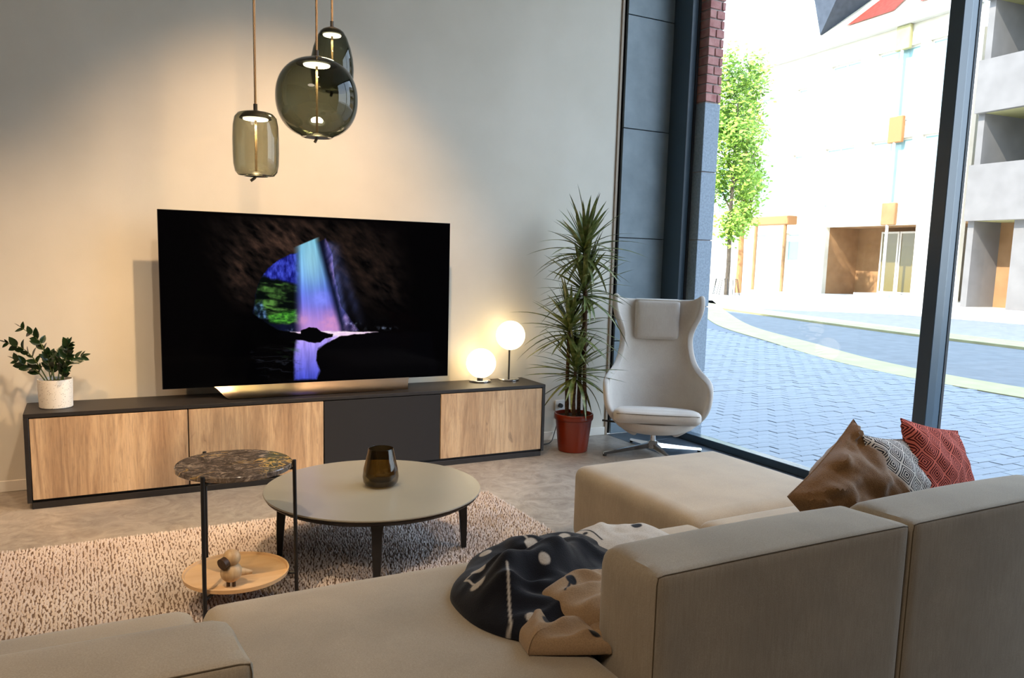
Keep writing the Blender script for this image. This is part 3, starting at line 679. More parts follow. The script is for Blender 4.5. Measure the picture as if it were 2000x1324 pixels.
# stand: curved sloping metal sheet
bm = B(); prof = []
for k in range(9):
    t = k/8; yy_ = -.003 - .075*t; zz_ = .004+(zb+.002)*(1-t)**2.0*.95; prof.append((yy_, zz_, t))
rows = []
for (yy_, zz_, t) in prof:
    hw0 = -(.585-.075*t**.7); hw1 = .585-.035*t**.7; rows.append([bm.verts.new((hw0+(hw1-hw0)*i/12, yy_, zz_)) for i in range(13)])
for a, b in zip(rows, rows[1:]):
    for i in range(12): bm.faces.new((a[i], a[i+1], b[i+1], b[i]))
bmesh.ops.solidify(bm, geom=bm.faces, thickness=.003)
obj('stand', bm, M['bronze'], tv)
obj('stand_foot', bx(-.48, .48, -.02, .10, 0.0005, .02, bev=.003), M['black_metal'], tv); obj('stand_neck', bx(-.3, .3, .012, .05, .015, zb+.15, bev=.004), M['black_metal'], tv)

# ------------------------------------------------------------------ coffee table, vase
CT = (1.383, -1.69); CR = .467; CZ = .315
ct = thing('coffee_table', 'round low taupe-topped coffee table with black legs', 'coffee table', (CT[0], CT[1], .018))
zt = CZ-.018
obj('table_top', lathe(B(), [(0, zt-.012), (CR-.008, zt-.012), (CR-.002, zt-.008), (CR, zt-.004), (CR-.001, zt), (0, zt)][::-1], 96, cap=False), M['taupe_top'], ct)
obj('rim', lathe(B(), [(0, zt-.0125), (CR-.004, zt-.0125), (CR-.010, zt-.022), (CR-.03, zt-.034), (CR-.05, zt-.036), (0, zt-.036)], 96, cap=False), M['black_metal'], ct)
for a in (-16.5, 73.5, 163.5, 253.5):
    ra = math.radians(a); ca, sa = math.cos(ra), math.sin(ra); bm = B(); R1, R0 = .402, .385
    rows = []
    for k, (rr, w_, d_, z_) in enumerate(((R1+.0, .013, .011, .001), (.398, .018, .016, .12), (.39, .022, .02, zt-.06), (.385, .028, .03, zt-.034))):
        rows.append([bm.verts.new((ca*(rr+dd)-sa*ww, sa*(rr+dd)+ca*ww, z_)) for (dd, ww) in ((-d_, -w_), (d_, -w_), (d_, w_), (-d_, w_))])
    for a_, b_ in zip(rows, rows[1:]):
        for i in range(4): bm.faces.new((a_[i], a_[(i+1) % 4], b_[(i+1) % 4], b_[i]))
    bm.faces.new(rows[0]); bm.faces.new(rows[-1]); bmesh.ops.bevel(bm, geom=[e_ for e_ in bm.edges], offset=.003, segments=1, affect='EDGES')
    obj('leg', bm, M['black_metal'], ct)
vs_ = thing('glass_vase', 'tapered smoky amber glass vase on the coffee table', 'vase', (1.413, -1.69, CZ+.0005))
vp = [(0, .004), (.045, .003), (.066, .008), (.076, .022), (.079, .045), (.075, .08), (.066, .115), (.058, .148), (.054, .168)]
obj('vase_body', lathe(B(), vp, 64, cap=False), M['amber_smoke'], vs_)
obj('vase_inner', lathe(B(), [(0, .026), (.05, .026), (.066, .045), (.064, .08), (.058, .115), (.053, .148), (.0525, .168), (.054, .168)], 64, cap=False), M['amber_smoke'], vs_)
obj('vase_lip', tube(B(), [(.0533*math.cos(t_*PI/16), .0533*math.sin(t_*PI/16), .168) for t_ in range(32)], .0013, 6, True), M['amber_smoke'], vs_)

# ------------------------------------------------------------------ side table with tray and bird
SX, SY, SZ, SR = .752, -2.01, .562, .202
st = thing('side_table', 'round brown marble-topped side table with a lower wooden shelf tray', 'side table', (SX, SY, .018))
z0 = -.018
obj('marble_top', lathe(B(), [(0, SZ-.02+z0), (SR-.003, SZ-.02+z0), (SR, SZ-.017+z0), (SR, SZ-.003+z0), (SR-.003, SZ+z0), (0, SZ+z0)], 96, cap=False), M['marble'], st)
TRz = .137+z0; TRr = .186
obj('tray', lathe(B(), [(0, TRz), (TRr-.008, TRz), (TRr-.001, TRz+.004), (TRr+.001, TRz+.018), (TRr-.005, TRz+.018), (TRr-.009, TRz+.010), (0, TRz+.008)], 96, cap=False), M['tray_wood'], st)
for a in (232, -14, 112):
    ra = math.radians(a); ca, sa = math.cos(ra), math.sin(ra); x, y = ca*(SR+.007), sa*(SR+.007)
    xb, yb = ca*(SR+.012), sa*(SR+.012)
    lg = obj('leg', tube(B(), [(xb, yb, .001), (x, y, SZ+z0+.003)], .0072, 12), M['black_metal'], st)
    obj('bracket', tube(B(), [(x, y, SZ-.028+z0), (0, 0, SZ-.028+z0)], .006, 8), M['black_metal'], lg)
    obj('bracket', tube(B(), [(xb, yb, TRz-.007), (0, 0, TRz-.007)], .006, 8), M['black_metal'], lg)
BD = (.715, -2.135, TRz+.018+.0085)
bd = thing('wooden_bird', 'small oak bird figurine with a round dark beak on the lower tray', 'figurine', BD, math.radians(-25))
def sph(bm, c, r, u=24, v=16, sz=1):
    q = bmesh.ops.create_uvsphere(bm, u_segments=u, v_segments=v, radius=r); bmesh.ops.scale(bm, vec=(1, 1, sz), verts=q['verts']); bmesh.ops.translate(bm, vec=c, verts=q['verts']); return bm
for x in (-.011, .009): obj('leg', tube(B(), [(x, 0, 0), (x, 0, .026)], .0062, 14), M['smoked_wood'], bd)
obj('body', sph(B(), (0, 0, .055), .037, 32, 20), M['bird_wood'], bd)
hd = obj('head', sph(B(), (.004, -.004, .109), .030, 32, 20), M['bird_wood'], bd)
obj('beak', tube(B(), [(-.004, -.012, .103), (-.020, -.040, .096)], [.019, .0205], 28), M['smoked_wood'], hd, label='round dark beak')
obj('eye', sph(B(), (.026, -.019, .113), .0032, 10, 8), M['cord'], hd)
obj('tail', tube(B(), [(.025, .012, .052), (.066, .026, .044)], [.017, .006], 14), M['bird_wood'], bd)

# ------------------------------------------------------------------ sofa modules
def sofa(x0, x1, yf, yb, label, back=True, name='sofa_module', bt=.24, bh=.648):
    root = thing(name, label, 'sofa', ((x0+x1)/2, (yf+yb)/2, 0)); hx = (x1-x0)/2; hy = (yf-yb)/2
    off = (yf+yb)/2; g = .004
    obj('base', bx(-hx+.03, hx-.03, -hy+.03, hy-.03, .0015 if not back else .0015, .05), M['gasket'], root)
    by = -hy+bt-.005 if back else -hy
    fl = lambda s, u: s
    rnd = random.Random(int(x0*100))
    obj('seat', softbox(B(), -hx+g, hx-g, by+(.004 if back else 0), hy, .045, .392, .045, .05, .055, (.004, .008, .016)), M['sofa'], root)
    if back:
        bk = obj('backrest', softbox(B(), -hx+g, hx-g, -hy, -hy+bt, .045, bh, .035, .06, .06, (.004, .004, .012), rear=.012), M['sofa'], root)
        # seam around the rear face
        zz = bh-.004; xx = hx-g-.004; yy_ = -hy+.0035
        pts = [(-xx, yy_, .06), (-xx, yy_, zz-.02), (-xx+.003, yy_, zz-.003), (-xx+.02, yy_, zz)]+[(-xx+.02+(2*xx-.04)*i/16, yy_, zz+.002*math.sin(PI*i/16)) for i in range(1, 16)]+[(xx-.02, yy_, zz), (xx-.003, yy_, zz-.003), (xx, yy_, zz-.02), (xx, yy_, .06)]
        obj('seam', tube(B(), pts, .0016, 6), M['seam'], root, label='dark seam around the rear panel')
    else:
        zz = .38; r_ = .012
    return root
FY, RY = -2.795, -3.665
sofa(-.352, .528, FY, RY-.02, 'beige sofa section with a low back, cut off at the bottom left corner', bt=.225, bh=.656)
sofa(.533, 1.362, FY, RY, 'armless backless beige sofa section with the dotted blanket on it', back=False)
sofa(1.368, 2.228, FY, RY, 'beige sofa section with back nearest the camera, in the middle of the bottom edge')
sofa(2.234, 3.094, FY, RY, 'beige sofa section with back, behind which three cushions lean, at the right edge')
sofa(2.234, 3.094, -1.955, FY+.004, 'large square beige ottoman at the far end of the sofa', back=False, name='ottoman')

# ------------------------------------------------------------------ cushions
def cushion(name, label, hw, hh, th, matn, loc, rot, seed=1, wr=.006):
    bm = B(); n = 34; rnd = seed*13.7; rows = {}
    def surf(u, v, s):
        f = (1-abs(u)**2.2)**.5*(1-abs(v)**2.2)**.5
        pinch = 1-.055*(1-abs(v)**2)*(abs(u)**3); pinch2 = 1-.055*(1-abs(u)**2)*(abs(v)**3)
        x = u*hw*pinch; z = v*hh*pinch2
        w = mnoise.noise(Vector((u*2.2+rnd, v*2.2, s)))*wr*3+mnoise.noise(Vector((u*6+rnd, v*5, s*3)))*wr
        rad = math.hypot(1-abs(u), 1-abs(v)); w += .35*wr*math.sin(14*math.atan2(1-abs(v)+.02, 1-abs(u)+.02))*math.exp(-rad*2.5)*4
        return (x, s*(th*f+w*min(1, f*2)), z)
    for s in (1, -1):
        for i in range(n+1):
            for j in range(n+1):
                u, v = -1+2*i/n, -1+2*j/n; edge = i in (0, n) or j in (0, n)
                k = (i, j, 0 if edge else s)
                if k not in rows: rows[k] = bm.verts.new(surf(u, v, s))
        for i in range(n):
            for j in range(n):
                q = [rows.get((a, b, 0)) or rows[(a, b, s)] for a, b in ((i, j), (i+1, j), (i+1, j+1), (i, j+1))]
                bm.faces.new(q if s > 0 else q[::-1])
    root = thing(name, label, 'cushion', loc); root.rotation_euler = rot
    obj('cover', bm, M[matn], root)
    pts = [surf(u, v, 1) for u, v in [(-1+2*i/24, -1) for i in range(24)]+[(1, -1+2*i/24) for i in range(24)]+[(1-2*i/24, 1) for i in range(24)]+[(-1, 1-2*i/24) for i in range(24)]]
    obj('edge_seam', tube(B(), pts, .0028, 6, True), M[matn], root)
    return root
M['velvet'] = var('brown_ribbed_cloth', S(104, 74, 44), S(132, 98, 62), 260, .85, (300, .5, .004), .2); P(M['velvet']).inputs['Sheen Weight'].default_value = .3
def diamond(name, ca_, cb_):
    m = mat(name, ca_, .9, 0, .1); v = coords(m, (1, 1, 1)); mp = N(m, 'Mapping'); mp.inputs['Rotation'].default_value = (0, math.radians(45), 0); mp.inputs['Scale'].default_value = (17, 17, 17); L(m, v, mp.inputs[0])
    sp = N(m, 'SeparateXYZ'); L(m, mp.outputs[0], sp.inputs[0]); outs = []
    for ax in 'XZ':
        f = N(m, 'Math', operation='FRACT'); L(m, sp.outputs[ax], f.inputs[0]); s_ = N(m, 'Math', operation='SUBTRACT'); L(m, f.outputs[0], s_.inputs[0]); s_.inputs[1].default_value = .5
        a_ = N(m, 'Math', operation='ABSOLUTE'); L(m, s_.outputs[0], a_.inputs[0]); outs.append(a_.outputs[0])
    mx = N(m, 'Math', operation='MAXIMUM'); L(m, outs[0], mx.inputs[0]); L(m, outs[1], mx.inputs[1])
    ml = N(m, 'Math', operation='MULTIPLY'); L(m, mx.outputs[0], ml.inputs[0]); ml.inputs[1].default_value = 8; fr = N(m, 'Math', operation='FRACT'); L(m, ml.outputs[0], fr.inputs[0])
    gt_ = N(m, 'Math', operation='GREATER_THAN'); L(m, fr.outputs[0], gt_.inputs[0]); gt_.inputs[1].default_value = .5
    base(m, mixc(m, gt_.outputs[0], ca_, cb_)); bump(m, gt_.outputs[0], .3, .002); return m
M['diamond_black'] = diamond('black_white_diamond_weave', S(38, 38, 46), S(206, 200, 192))
M['diamond_red'] = diamond('red_diamond_weave', S(70, 24, 24), S(206, 108, 92))
R_ = math.radians
cushion('cushion', 'large brown ribbed cushion leaning on the sofa back, front of three', .215, .20, .10, 'velvet', (2.57, -3.225, .535), (R_(-26), R_(-30), R_(10)), 2, .014)
cushion('cushion', 'small black and white cushion with diamond pattern, middle of three', .19, .19, .065, 'diamond_black', (2.81, -3.225, .555), (R_(-24), R_(8), R_(10)), 3, .006)
cushion('cushion', 'red cushion with woven diamond pattern, rearmost of three', .21, .20, .065, 'diamond_red', (3.05, -3.20, .565), (R_(-22), R_(12), R_(6)), 4, .006)

# ------------------------------------------------------------------ blanket
def paint_mat(name, sheen=.3):
    m = mat(name, (1, 1, 1, 1), .95, 0, .1); a = N(m, 'VertexColor'); a.layer_name = 'Col'; v = coords(m)
    base(m, mixc(m, .5, a.outputs[0], ramp(m, noise(m, v, 250, 3, .7), [(.3, (.45, .45, .45, 1)), (.7, (1, 1, 1, 1))]), 'MULTIPLY')); bump(m, noise(m, v, 300, 3), .4, .003)
    P(m).inputs['Sheen Weight'].default_value = sheen; return m
M['blanket'] = paint_mat('blanket_wool', .15)
bl = thing('blanket', 'crumpled black wool blanket with beige dots, its beige reverse showing, on the sofa', 'blanket', (1.35, -3.15, .40))
def cloth(name, outline, H, folds, bg_c, fg_c, dots, lines, seed=0, N2=120, powr=3.5, rid=.03, lift=0.0, zoff=0.0):
    """outline in world XY; dome with directional folds and ridged creases; colour painted per vertex"""
    out = catmull([Vector((x, y, 0)) for x, y in outline], 22, True); m_ = len(out)
    c = sum(out, Vector())/m_; verts = []; cols = []; faces = []
    def fold(p_):
        h = 0
        for (ox, oy, ang_, wl, amp, ln_) in folds:
            dx_, dy_ = p_.x-ox, p_.y-oy; ca_, sa_ = math.cos(ang_), math.sin(ang_); a_ = dx_*ca_+dy_*sa_; b_ = -dx_*sa_+dy_*ca_
            b_ += .014*math.sin(a_*13+seed)
            h += amp*math.exp(-(b_/wl*1.5)**2)*math.exp(-(a_/ln_)**2)
        q = Vector((p_.x*5+seed+.6*mnoise.noise(p_*4), p_.y*9, seed))
        r1 = abs(mnoise.noise(q)); h += rid*math.exp(-(r1/.22)**2) + .006*mnoise.noise(Vector((p_.x*22+seed, p_.y*22, 0)))
        return h
    def colour(p_):
        w = 0
        for (dx_, dy_, r) in dots:
            w = max(w, min(1, max(0, (r+.002-math.hypot(p_.x-dx_, p_.y-dy_))/.004)))
        for (ax, ay), (bx2, by2) in lines:
            ux, uy = bx2-ax, by2-ay; t = max(0, min(1, ((p_.x-ax)*ux+(p_.y-ay)*uy)/(ux*ux+uy*uy)))
            w = max(w, min(1, max(0, (.0045-math.hypot(ax+ux*t-p_.x, ay+uy*t-p_.y))/.003)))
        return tuple(a*(1-w)+b*w for a, b in zip(bg_c, fg_c))
    org = Vector(bl.location)
    for k in range(N2+1):
        t = (k/N2)**.7
        for i in range(m_):
            p_ = c.lerp(out[i], t); e = max(0, 1-t**powr)**.6
            z = .412 + lift*(1 if k < N2 else .8) + zoff*(p_.x-c.x) + (H*e+fold(p_)*(1-t**2.5)*min(1, e*1.2)) - (.006 if k == N2 else 0)
            verts.append((p_.x-org.x, p_.y-org.y, z-org.z)); cols.append(colour(p_))
    for k in range(N2):
        for i in range(m_):
            j = (i+1) % m_; faces.append((k*m_+i, k*m_+j, (k+1)*m_+j, (k+1)*m_+i))
    nb = len(verts)
    for i in range(m_): q = c.lerp(out[i], .96); verts.append((q.x-org.x, q.y-org.y, .002)); cols.append(bg_c)
    for i in range(m_): j = (i+1) % m_; faces.append((N2*m_+i, N2*m_+j, nb+j, nb+i))
    o = obj(name, (verts, [], faces), M['blanket'], bl)
    ca_ = o.data.color_attributes.new('Col', 'FLOAT_COLOR', 'POINT')
    ca_.data.foreach_set('color', np.array(cols, 'f').ravel()); return o
BLK, BEI, WHT = S(24, 24, 30), S(164, 134, 102), S(190, 180, 168)
cloth('blanket_face', [(1.235, -2.96), (1.30, -2.88), (1.42, -2.84), (1.55, -2.84), (1.70, -2.89), (1.74, -3.0), (1.66, -3.3), (1.48, -3.40), (1.30, -3.42), (1.20, -3.38), (1.135, -3.27), (1.13, -3.12), (1.17, -3.03)],
      .050, [(1.34, -3.15, .28, .07, .075, .28), (1.22, -3.22, 1.15, .06, .05, .18), (1.45, -2.93, -.1, .09, .035, .3), (1.3, -3.3, -.5, .05, .03, .15)],
      BLK, WHT, [(1.222, -3.085, .020), (1.185, -3.16, .019), (1.43, -3.01, .020), (1.31, -2.95, .018), (1.42, -3.09, .018), (1.37, -3.19, .016), (1.57, -2.97, .018), (1.24, -3.35, .012)],
      [((1.222, -3.085), (1.18, -3.09)), ((1.18, -3.09), (1.185, -3.16)), ((1.43, -3.01), (1.42, -2.9)), ((1.25, -3.2), (1.19, -3.34)), ((1.19, -3.34), (1.17, -3.36))], 1)
cloth('blanket_reverse', [(1.30, -3.27), (1.36, -3.22), (1.46, -3.18), (1.60, -3.2), (1.56, -3.36), (1.44, -3.43), (1.37, -3.42), (1.31, -3.36)],
      .058, [(1.40, -3.28, .3, .04, .028, .2), (1.38, -3.345, .25, .03, .022, .2), (1.42, -3.40, .2, .025, .018, .15)],
      BEI, BLK, [(1.40, -3.28, .015), (1.46, -3.36, .016)], [((1.35, -3.33), (1.40, -3.28))], 5, powr=12, rid=.010)
cloth('blanket_reverse', [(1.20, -3.36), (1.24, -3.305), (1.31, -3.30), (1.365, -3.36), (1.37, -3.44), (1.362, -3.515), (1.355, -3.52), (1.27, -3.485), (1.19, -3.447), (1.183, -3.44)],
      .022, [(1.235, -3.37, 1.1, .035, .034, .12), (1.31, -3.40, .35, .028, .026, .14), (1.31, -3.465, .05, .022, .016, .15)],
      BEI, BLK, [(1.275, -3.385, .019), (1.345, -3.475, .017)], [((1.275, -3.385), (1.28, -3.33))], 7, powr=14, rid=.008)
cloth('blanket_reverse', [(1.36, -3.44), (1.40, -3.38), (1.47, -3.36), (1.52, -3.42), (1.47, -3.50), (1.40, -3.52)],
      .020, [(1.43, -3.43, .8, .03, .03, .12)], BEI, BLK, [(1.41, -3.43, .016)], [], 8, powr=14, rid=.008)
cloth('blanket_reverse', [(1.58, -2.93), (1.62, -2.87), (1.74, -2.84), (1.90, -2.85), (1.98, -2.92), (1.96, -3.06), (1.78, -3.1), (1.62, -3.04)],
      .045, [(1.68, -2.93, .4, .07, .022, .15), (1.86, -2.94, -.1, .06, .014, .12)], WHT, BLK, [(1.86, -2.95, .018), (1.66, -2.95, .008)], [((1.66, -2.86), (1.69, -3.0))], 9, powr=4, rid=.008)

# ------------------------------------------------------------------ globe lamps
def globe(x, y, hz, stem, label):
    t = thing('table_lamp', label, 'lamp', (x, y, LH+.0005))
    obj('lamp_base', lathe(B(), [(0, 0), (.070, 0), (.073, .003), (.073, .010), (.070, .013), (0, .013)], 64, cap=False), M['chrome'], t)
    off = .012
    obj('stem', tube(B(), [(-off*0, 0, .012), (0, 0, hz-LH-.088)], .0065, 14), M['black_metal'], t)
    if not stem: obj('collar', lathe(B(), [(0, .012), (.02, .012), (.02, .028), (0, .028)], 24, cap=False), M['black_metal'], t)
    obj('globe_shade', sph(B(), (off*.5, 0, hz-LH), .1, 48, 32), M['opal'], t)
    return t
globe(2.850, -.150, .800, True, 'taller glowing globe table lamp on a thin black stem')
globe(2.630, -.150, .615, False, 'shorter glowing globe table lamp sitting low on the sideboard')

# ------------------------------------------------------------------ pendants
def pendant(label, x, y, prof, capr, glassm, ledr, power, knot, knot_tilt, ztop, zbot, flat_y=1.0, ztilt=0):
    """prof: list of (r, z-from-bottom)"""
    t = thing('pendant_lamp', label, 'pendant lamp', (x, y, zbot), ztilt, 'three glass pendant lamps over the coffee table') if False else thing('pendant_lamp', label, 'pendant lamp', (x, y, zbot), ztilt)
    H = ztop-zbot
    g = obj('glass_shade', lathe(B(), prof, 72, cap=False), glassm, t)
    if flat_y != 1: g.scale = (1, flat_y, 1)
    obj('cap', lathe(B(), [(0, H+.008), (capr*.3, H+.007), (capr*.75, H-.004), (capr, H-.022), (capr*1.0, H-.026), (0, H-.026)], 48, cap=False), M['black_metal'], t)
    obj('led_disc', lathe(B(), [(0, H-.0265), (ledr, H-.0265), (ledr*.97, H-.031), (0, H-.033)], 40, cap=False), M['led'], t)
    obj('cord_holder', tube(B(), [(0, 0, H+.004), (0, 0, H+.035)], .0085, 14), M['black_metal'], t)
    obj('cord', tube(B(), [(0, 0, H+.03), (0, 0, ZC-zbot)], .0052, 10), M['gold_cord'], t)
    obj('inner_cord', tube(B(), [(0, 0, H-.03), (0, 0, .012)], .0052, 10), M['gold_cord'], t)
    obj('foot_cap', lathe(B(), [(0, .001), (capr*.55, .002), (capr*.5, .007), (.008, .022), (0, .022)], 40, cap=False), M['black_metal'], t)
    k = Vector((math.sin(knot_tilt), 0, -math.cos(knot_tilt)))*knot
    obj('knot', tube(B(), [(0, 0, .004), tuple(k*.4), tuple(k)], .0062, 10), M['gold_cord'], t)
    l = bpy.data.lights.new('pendant_light', 'SPOT'); l.energy = power; l.color = (1, .74, .42); l.spot_size = 2.9; l.spot_blend = .9; l.shadow_soft_size = .04
    lo = bpy.data.objects.new('pendant_light', l); COL.objects.link(lo); lo.parent = t; lo.location = (0, 0, H-.045)
    return t
cy = [(.030, .006), (.055, .002), (.074, .005), (.087, .020), (.0935, .050), (.0955, .10), (.0955, .16), (.0935, .21), (.087, .245), (.074, .262), (.055, .268), (.03, .27)]
pendant('smallest smoked glass pendant, cylindrical and hanging lowest at left', .964, -1.35, cy, .066, M['smoke_light'], .052, 30, .030, -.9, 1.910, 1.642)
sf = [(.02, .014), (.05, .005), (.066, .003)] + [(.177*math.sin(a)**.86, .17-.172*math.copysign(abs(math.cos(a))**.92, math.cos(a))) for a in [PI*(.12+.77*i/30) for i in range(31)]] + [(.04, .338)]
pendant('largest smoked glass pendant, round like a ball, in the middle', 1.226, -1.35, sf, .088, M['smoke_dark'], .058, 45, .022, -.5, 2.166, 1.828)
th_ = [(.02, .008), (.05, .002), (.07, .006), (.088, .03), (.0985, .07), (.1, .11), (.096, .155), (.086, .20), (.070, .245), (.055, .272), (.035, .285)]
pendant('egg-shaped smoked glass pendant hanging highest, behind the round one', 1.357, -1.12, th_, .058, M['smoke_dark'], .042, 26, .02, -.4, 2.362, 2.077)

# ------------------------------------------------------------------ potted ZZ plant on the sideboard
PX, PY = .140, -.232
zp = thing('potted_plant', 'small dark-leaved plant in a white speckled pot on the sideboard', 'plant', (PX, PY, LH+.0005))
obj('pot', lathe(B(), [(0, 0), (.074, 0), (.078, .004), (.0815, .145), (.081, .149), (.0765, .149), (.074, .13), (0, .13)], 64, cap=False), M['terrazzo'], zp)
obj('soil', lathe(B(), [(0, .134), (.0745, .132), (.0745, .129)], 32, cap=False), M['soil'], zp)
def leafmesh(name, L_, W_, mt, fold=.25, segs=6, droop=0.0, wave=0):
    vv, ff = [], []
    for i in range(segs+1):
        t = i/segs; w = W_*math.sin(PI*min(1, t*.97+.03)**.8)**.8 if i < segs else 0.0008
        y = L_*t; z = -droop*L_*t*t
        vv += [(-w/2, y, z+fold*w/2), (0, y, z), (w/2, y, z+fold*w/2)]
    for i in range(segs):
        a = i*3; ff += [(a, a+1, a+4, a+3), (a+1, a+2, a+5, a+4)]
    me = bpy.data.meshes.new(name); me.from_pydata(vv, [], ff); me.materials.append(mt); me.polygons.foreach_set('use_smooth', [True]*len(ff)); me.update(); return me
def orient(o, pos, d, roll=0, z=None):
    """local +Y along d, local +Z up-ish"""
    d = d.normalized(); z = z or Vector((0, 0, 1)); x = d.cross(z)
    if x.length < .05: x = Vector((1, 0, 0))
    x.normalize(); z = x.cross(d); R = Matrix((x, d, z)).transposed(); R = R @ Matrix.Rotation(roll, 3, 'Y')
    o.matrix_local = Matrix.Translation(pos) @ R.to_4x4()
zl = [leafmesh('leaf_blade', .046, .027, M['zz'], .3, 5), leafmesh('leaf_blade', .042, .024, M['zz'], .45, 5, .15), leafmesh('leaf_blade', .036, .021, M['zz'], .2, 5, -.1)]
hx_ = Vector((rt.x, rt.y, 0)).normalized(); hd_ = Vector((fw.x, fw.y, 0)).normalized()
def ip(px_, py_, dep):   # picture-like coordinates of the crop -> local
    return hx_*((px_-715)/6.62/450) + Vector((0, 0, (800-py_)/6.62/395+.132)) + hd_*dep
stems = [([(560, 790), (480, 670), (370, 590), (205, 505)], -.02), ([(600, 785), (520, 590), (440, 440), (340, 330), (155, 262)], -.04), ([(650, 785), (610, 560), (545, 330), (450, 200), (245, 80)], .0),
         ([(840, 780), (880, 620), (945, 440), (985, 340), (1030, 262)], -.02), ([(760, 780), (770, 600), (800, 450), (810, 320)], .03), ([(720, 780), (690, 620), (700, 500), (730, 400)], -.03),
         ([(700, 780), (650, 640), (640, 520), (640, 440)], .04), ([(800, 780), (840, 620), (900, 520), (985, 480)], .05), ([(820, 780), (870, 680), (930, 610), (985, 590)], -.03), ([(640, 785), (620, 660), (560, 540), (490, 470)], .05)]
rnd = random.Random(5); li = 0
for pts, dep in stems:
    P3 = catmull([ip(x, y, dep*i/(len(pts)-1)*2) for i, (x, y) in enumerate(pts)], 6)
    sm = obj('stem', tube(B(), P3, [.0035*(1-.6*i/len(P3)) for i in range(len(P3))], 7), M['stalk'], zp)
    n_ = len(P3); step = 3
    for i in range(5, n_, step):
        t = (P3[min(i+1, n_-1)]-P3[i-1]).normalized()
        for sgn in (1, -1):
            side = t.cross(hd_).normalized()*sgn + hd_*rnd.uniform(-.5, .5); d = t*.9+side*rnd.uniform(.7, 1.1)
            o = bpy.data.objects.new('leaf', zl[li % 3]); li += 1; COL.objects.link(o); o.parent = sm
            orient(o, P3[i], d, rnd.uniform(-.7, .7), Vector((0, 0, .5))-hd_); s = rnd.uniform(1.0, 1.35)*(1 if i < n_-3 else .8); o.scale = (s, s, s)
    o = bpy.data.objects.new('leaf', zl[0]); COL.objects.link(o); o.parent = sm; orient(o, P3[-1], P3[-1]-P3[-3], .4)

# ------------------------------------------------------------------ tall dracaena
DX, DY = 3.270, -.345
dp = thing('potted_palm', 'tall many-tiered dragon tree in a red-brown plastic pot beside the sideboard', 'plant', (DX, DY, .0005))
obj('pot', lathe(B(), [(0, 0), (.098, 0), (.102, .004), (.127, .222), (.133, .224), (.137, .232), (.137, .262), (.134, .266), (.127, .266), (.125, .235), (0, .235)], 72, cap=False), M['terracotta'], dp)
obj('soil', lathe(B(), [(0, .245), (.07, .248), (.1255, .242), (.1255, .238)], 32, cap=False), M['soil'], dp)
dl = []
for i in range(8):
    L_ = [.40, .36, .33, .38, .30, .35, .42, .27][i]; dr = [.10, .22, .35, .5, .05, .16, .42, .28][i]
    vv, ff = [], []; sg = 8
    for k in range(sg+1):
        t = k/sg; w = .021*(min(1, .5+t*3))*(1-t**2.6)**.8 + .0006; y = L_*t; z = -dr*L_*t**2.2
        vv += [(-w/2, y, z+.25*w), (0, y, z), (w/2, y, z+.25*w)]
    for k in range(sg): a = k*3; ff += [(a, a+1, a+4, a+3), (a+1, a+2, a+5, a+4)]
    me = bpy.data.meshes.new('dracaena_blade'); me.from_pydata(vv, [], ff); me.materials.append(M['drac']); me.polygons.foreach_set('use_smooth', [True]*len(ff)); dl.append(me)
rnd = random.Random(12)
canes = [((.078, -.01), (.030, .0), 1.405, 74, 1.0), ((.035, .03), (.042, .01), 1.135, 74, 1.0), ((-.048, -.0), (-.052, .0), .865, 74, .98), ((.0, -.04), (.0, -.02), .585, 72, .95)]
for (bx_, tx_, zt_, cnt, sc_) in canes:
    b0 = hx_*bx_[0]+hd_*bx_[1]+Vector((0, 0, .24)); t0 = hx_*tx_[0]+hd_*tx_[1]+Vector((0, 0, zt_-.02))
    pts = catmull([b0, b0.lerp(t0, .35)+Vector((rnd.uniform(-.01, .01), rnd.uniform(-.01, .01), 0)), b0.lerp(t0, .7)+Vector((rnd.uniform(-.012, .012), rnd.uniform(-.01, .01), 0)), t0], 6)
    cn = obj('cane', tube(B(), pts, [.0135-.003*i/len(pts)+.0012*(i % 2) for i in range(len(pts))], 12), M['bark'], dp)
    for k in range(cnt):
        f = k/(cnt-1); az_ = k*2.39996+rnd.uniform(-.3, .3); el = math.radians(84-108*f**1.0+rnd.uniform(-10, 10))
        d = Vector((math.cos(az_)*math.cos(el), math.sin(az_)*math.cos(el), math.sin(el)))
        i = rnd.randrange(8)
        if f < .4: i = [0, 4, 5, 1][k % 4]
        o = bpy.data.objects.new('leaf', dl[i]); COL.objects.link(o); o.parent = cn
        pos = t0+Vector((0, 0, .05-.11*f))+d*.008; orient(o, pos, d, rnd.uniform(-.3, .3)); s = sc_*rnd.uniform(.85, 1.08)
        # keep leaves from growing through the wall
        reach = DY+pos.y+d.y*.40*s
        if reach > -.02: s *= max(.35, (-.02-(DY+pos.y))/(d.y*.40*s))
        o.scale = (1.35, s*.93, s)


# ------------------------------------------------------------------ cable and socket
tag(obj('power_cable', tube(B(), catmull([(3.005, -.03, .06), (3.05, -.06, .03), (3.09, -.10, .005), (3.17, -.13, .0045), (3.24, -.09, .0045), (3.30, -.03, .03), (3.355, -.02, .2)], 8), .0035, 8), M['cord']), 'thin black power cable from the sideboard to the wall socket', 'cable')
so_ = thing('wall_socket', 'small white wall socket behind the dragon tree', 'socket', (3.36, -.0005, .255))
obj('face_plate', bx(-.04, .04, -.010, 0, -.04, .04, bev=.003), M['plug_white'], so_); obj('plug', lathe(B(), [(0, 0), (.018, 0), (.016, .03), (0, .03)], 20, cap=False), M['cord'], so_).rotation_euler = (PI/2, 0, 0)

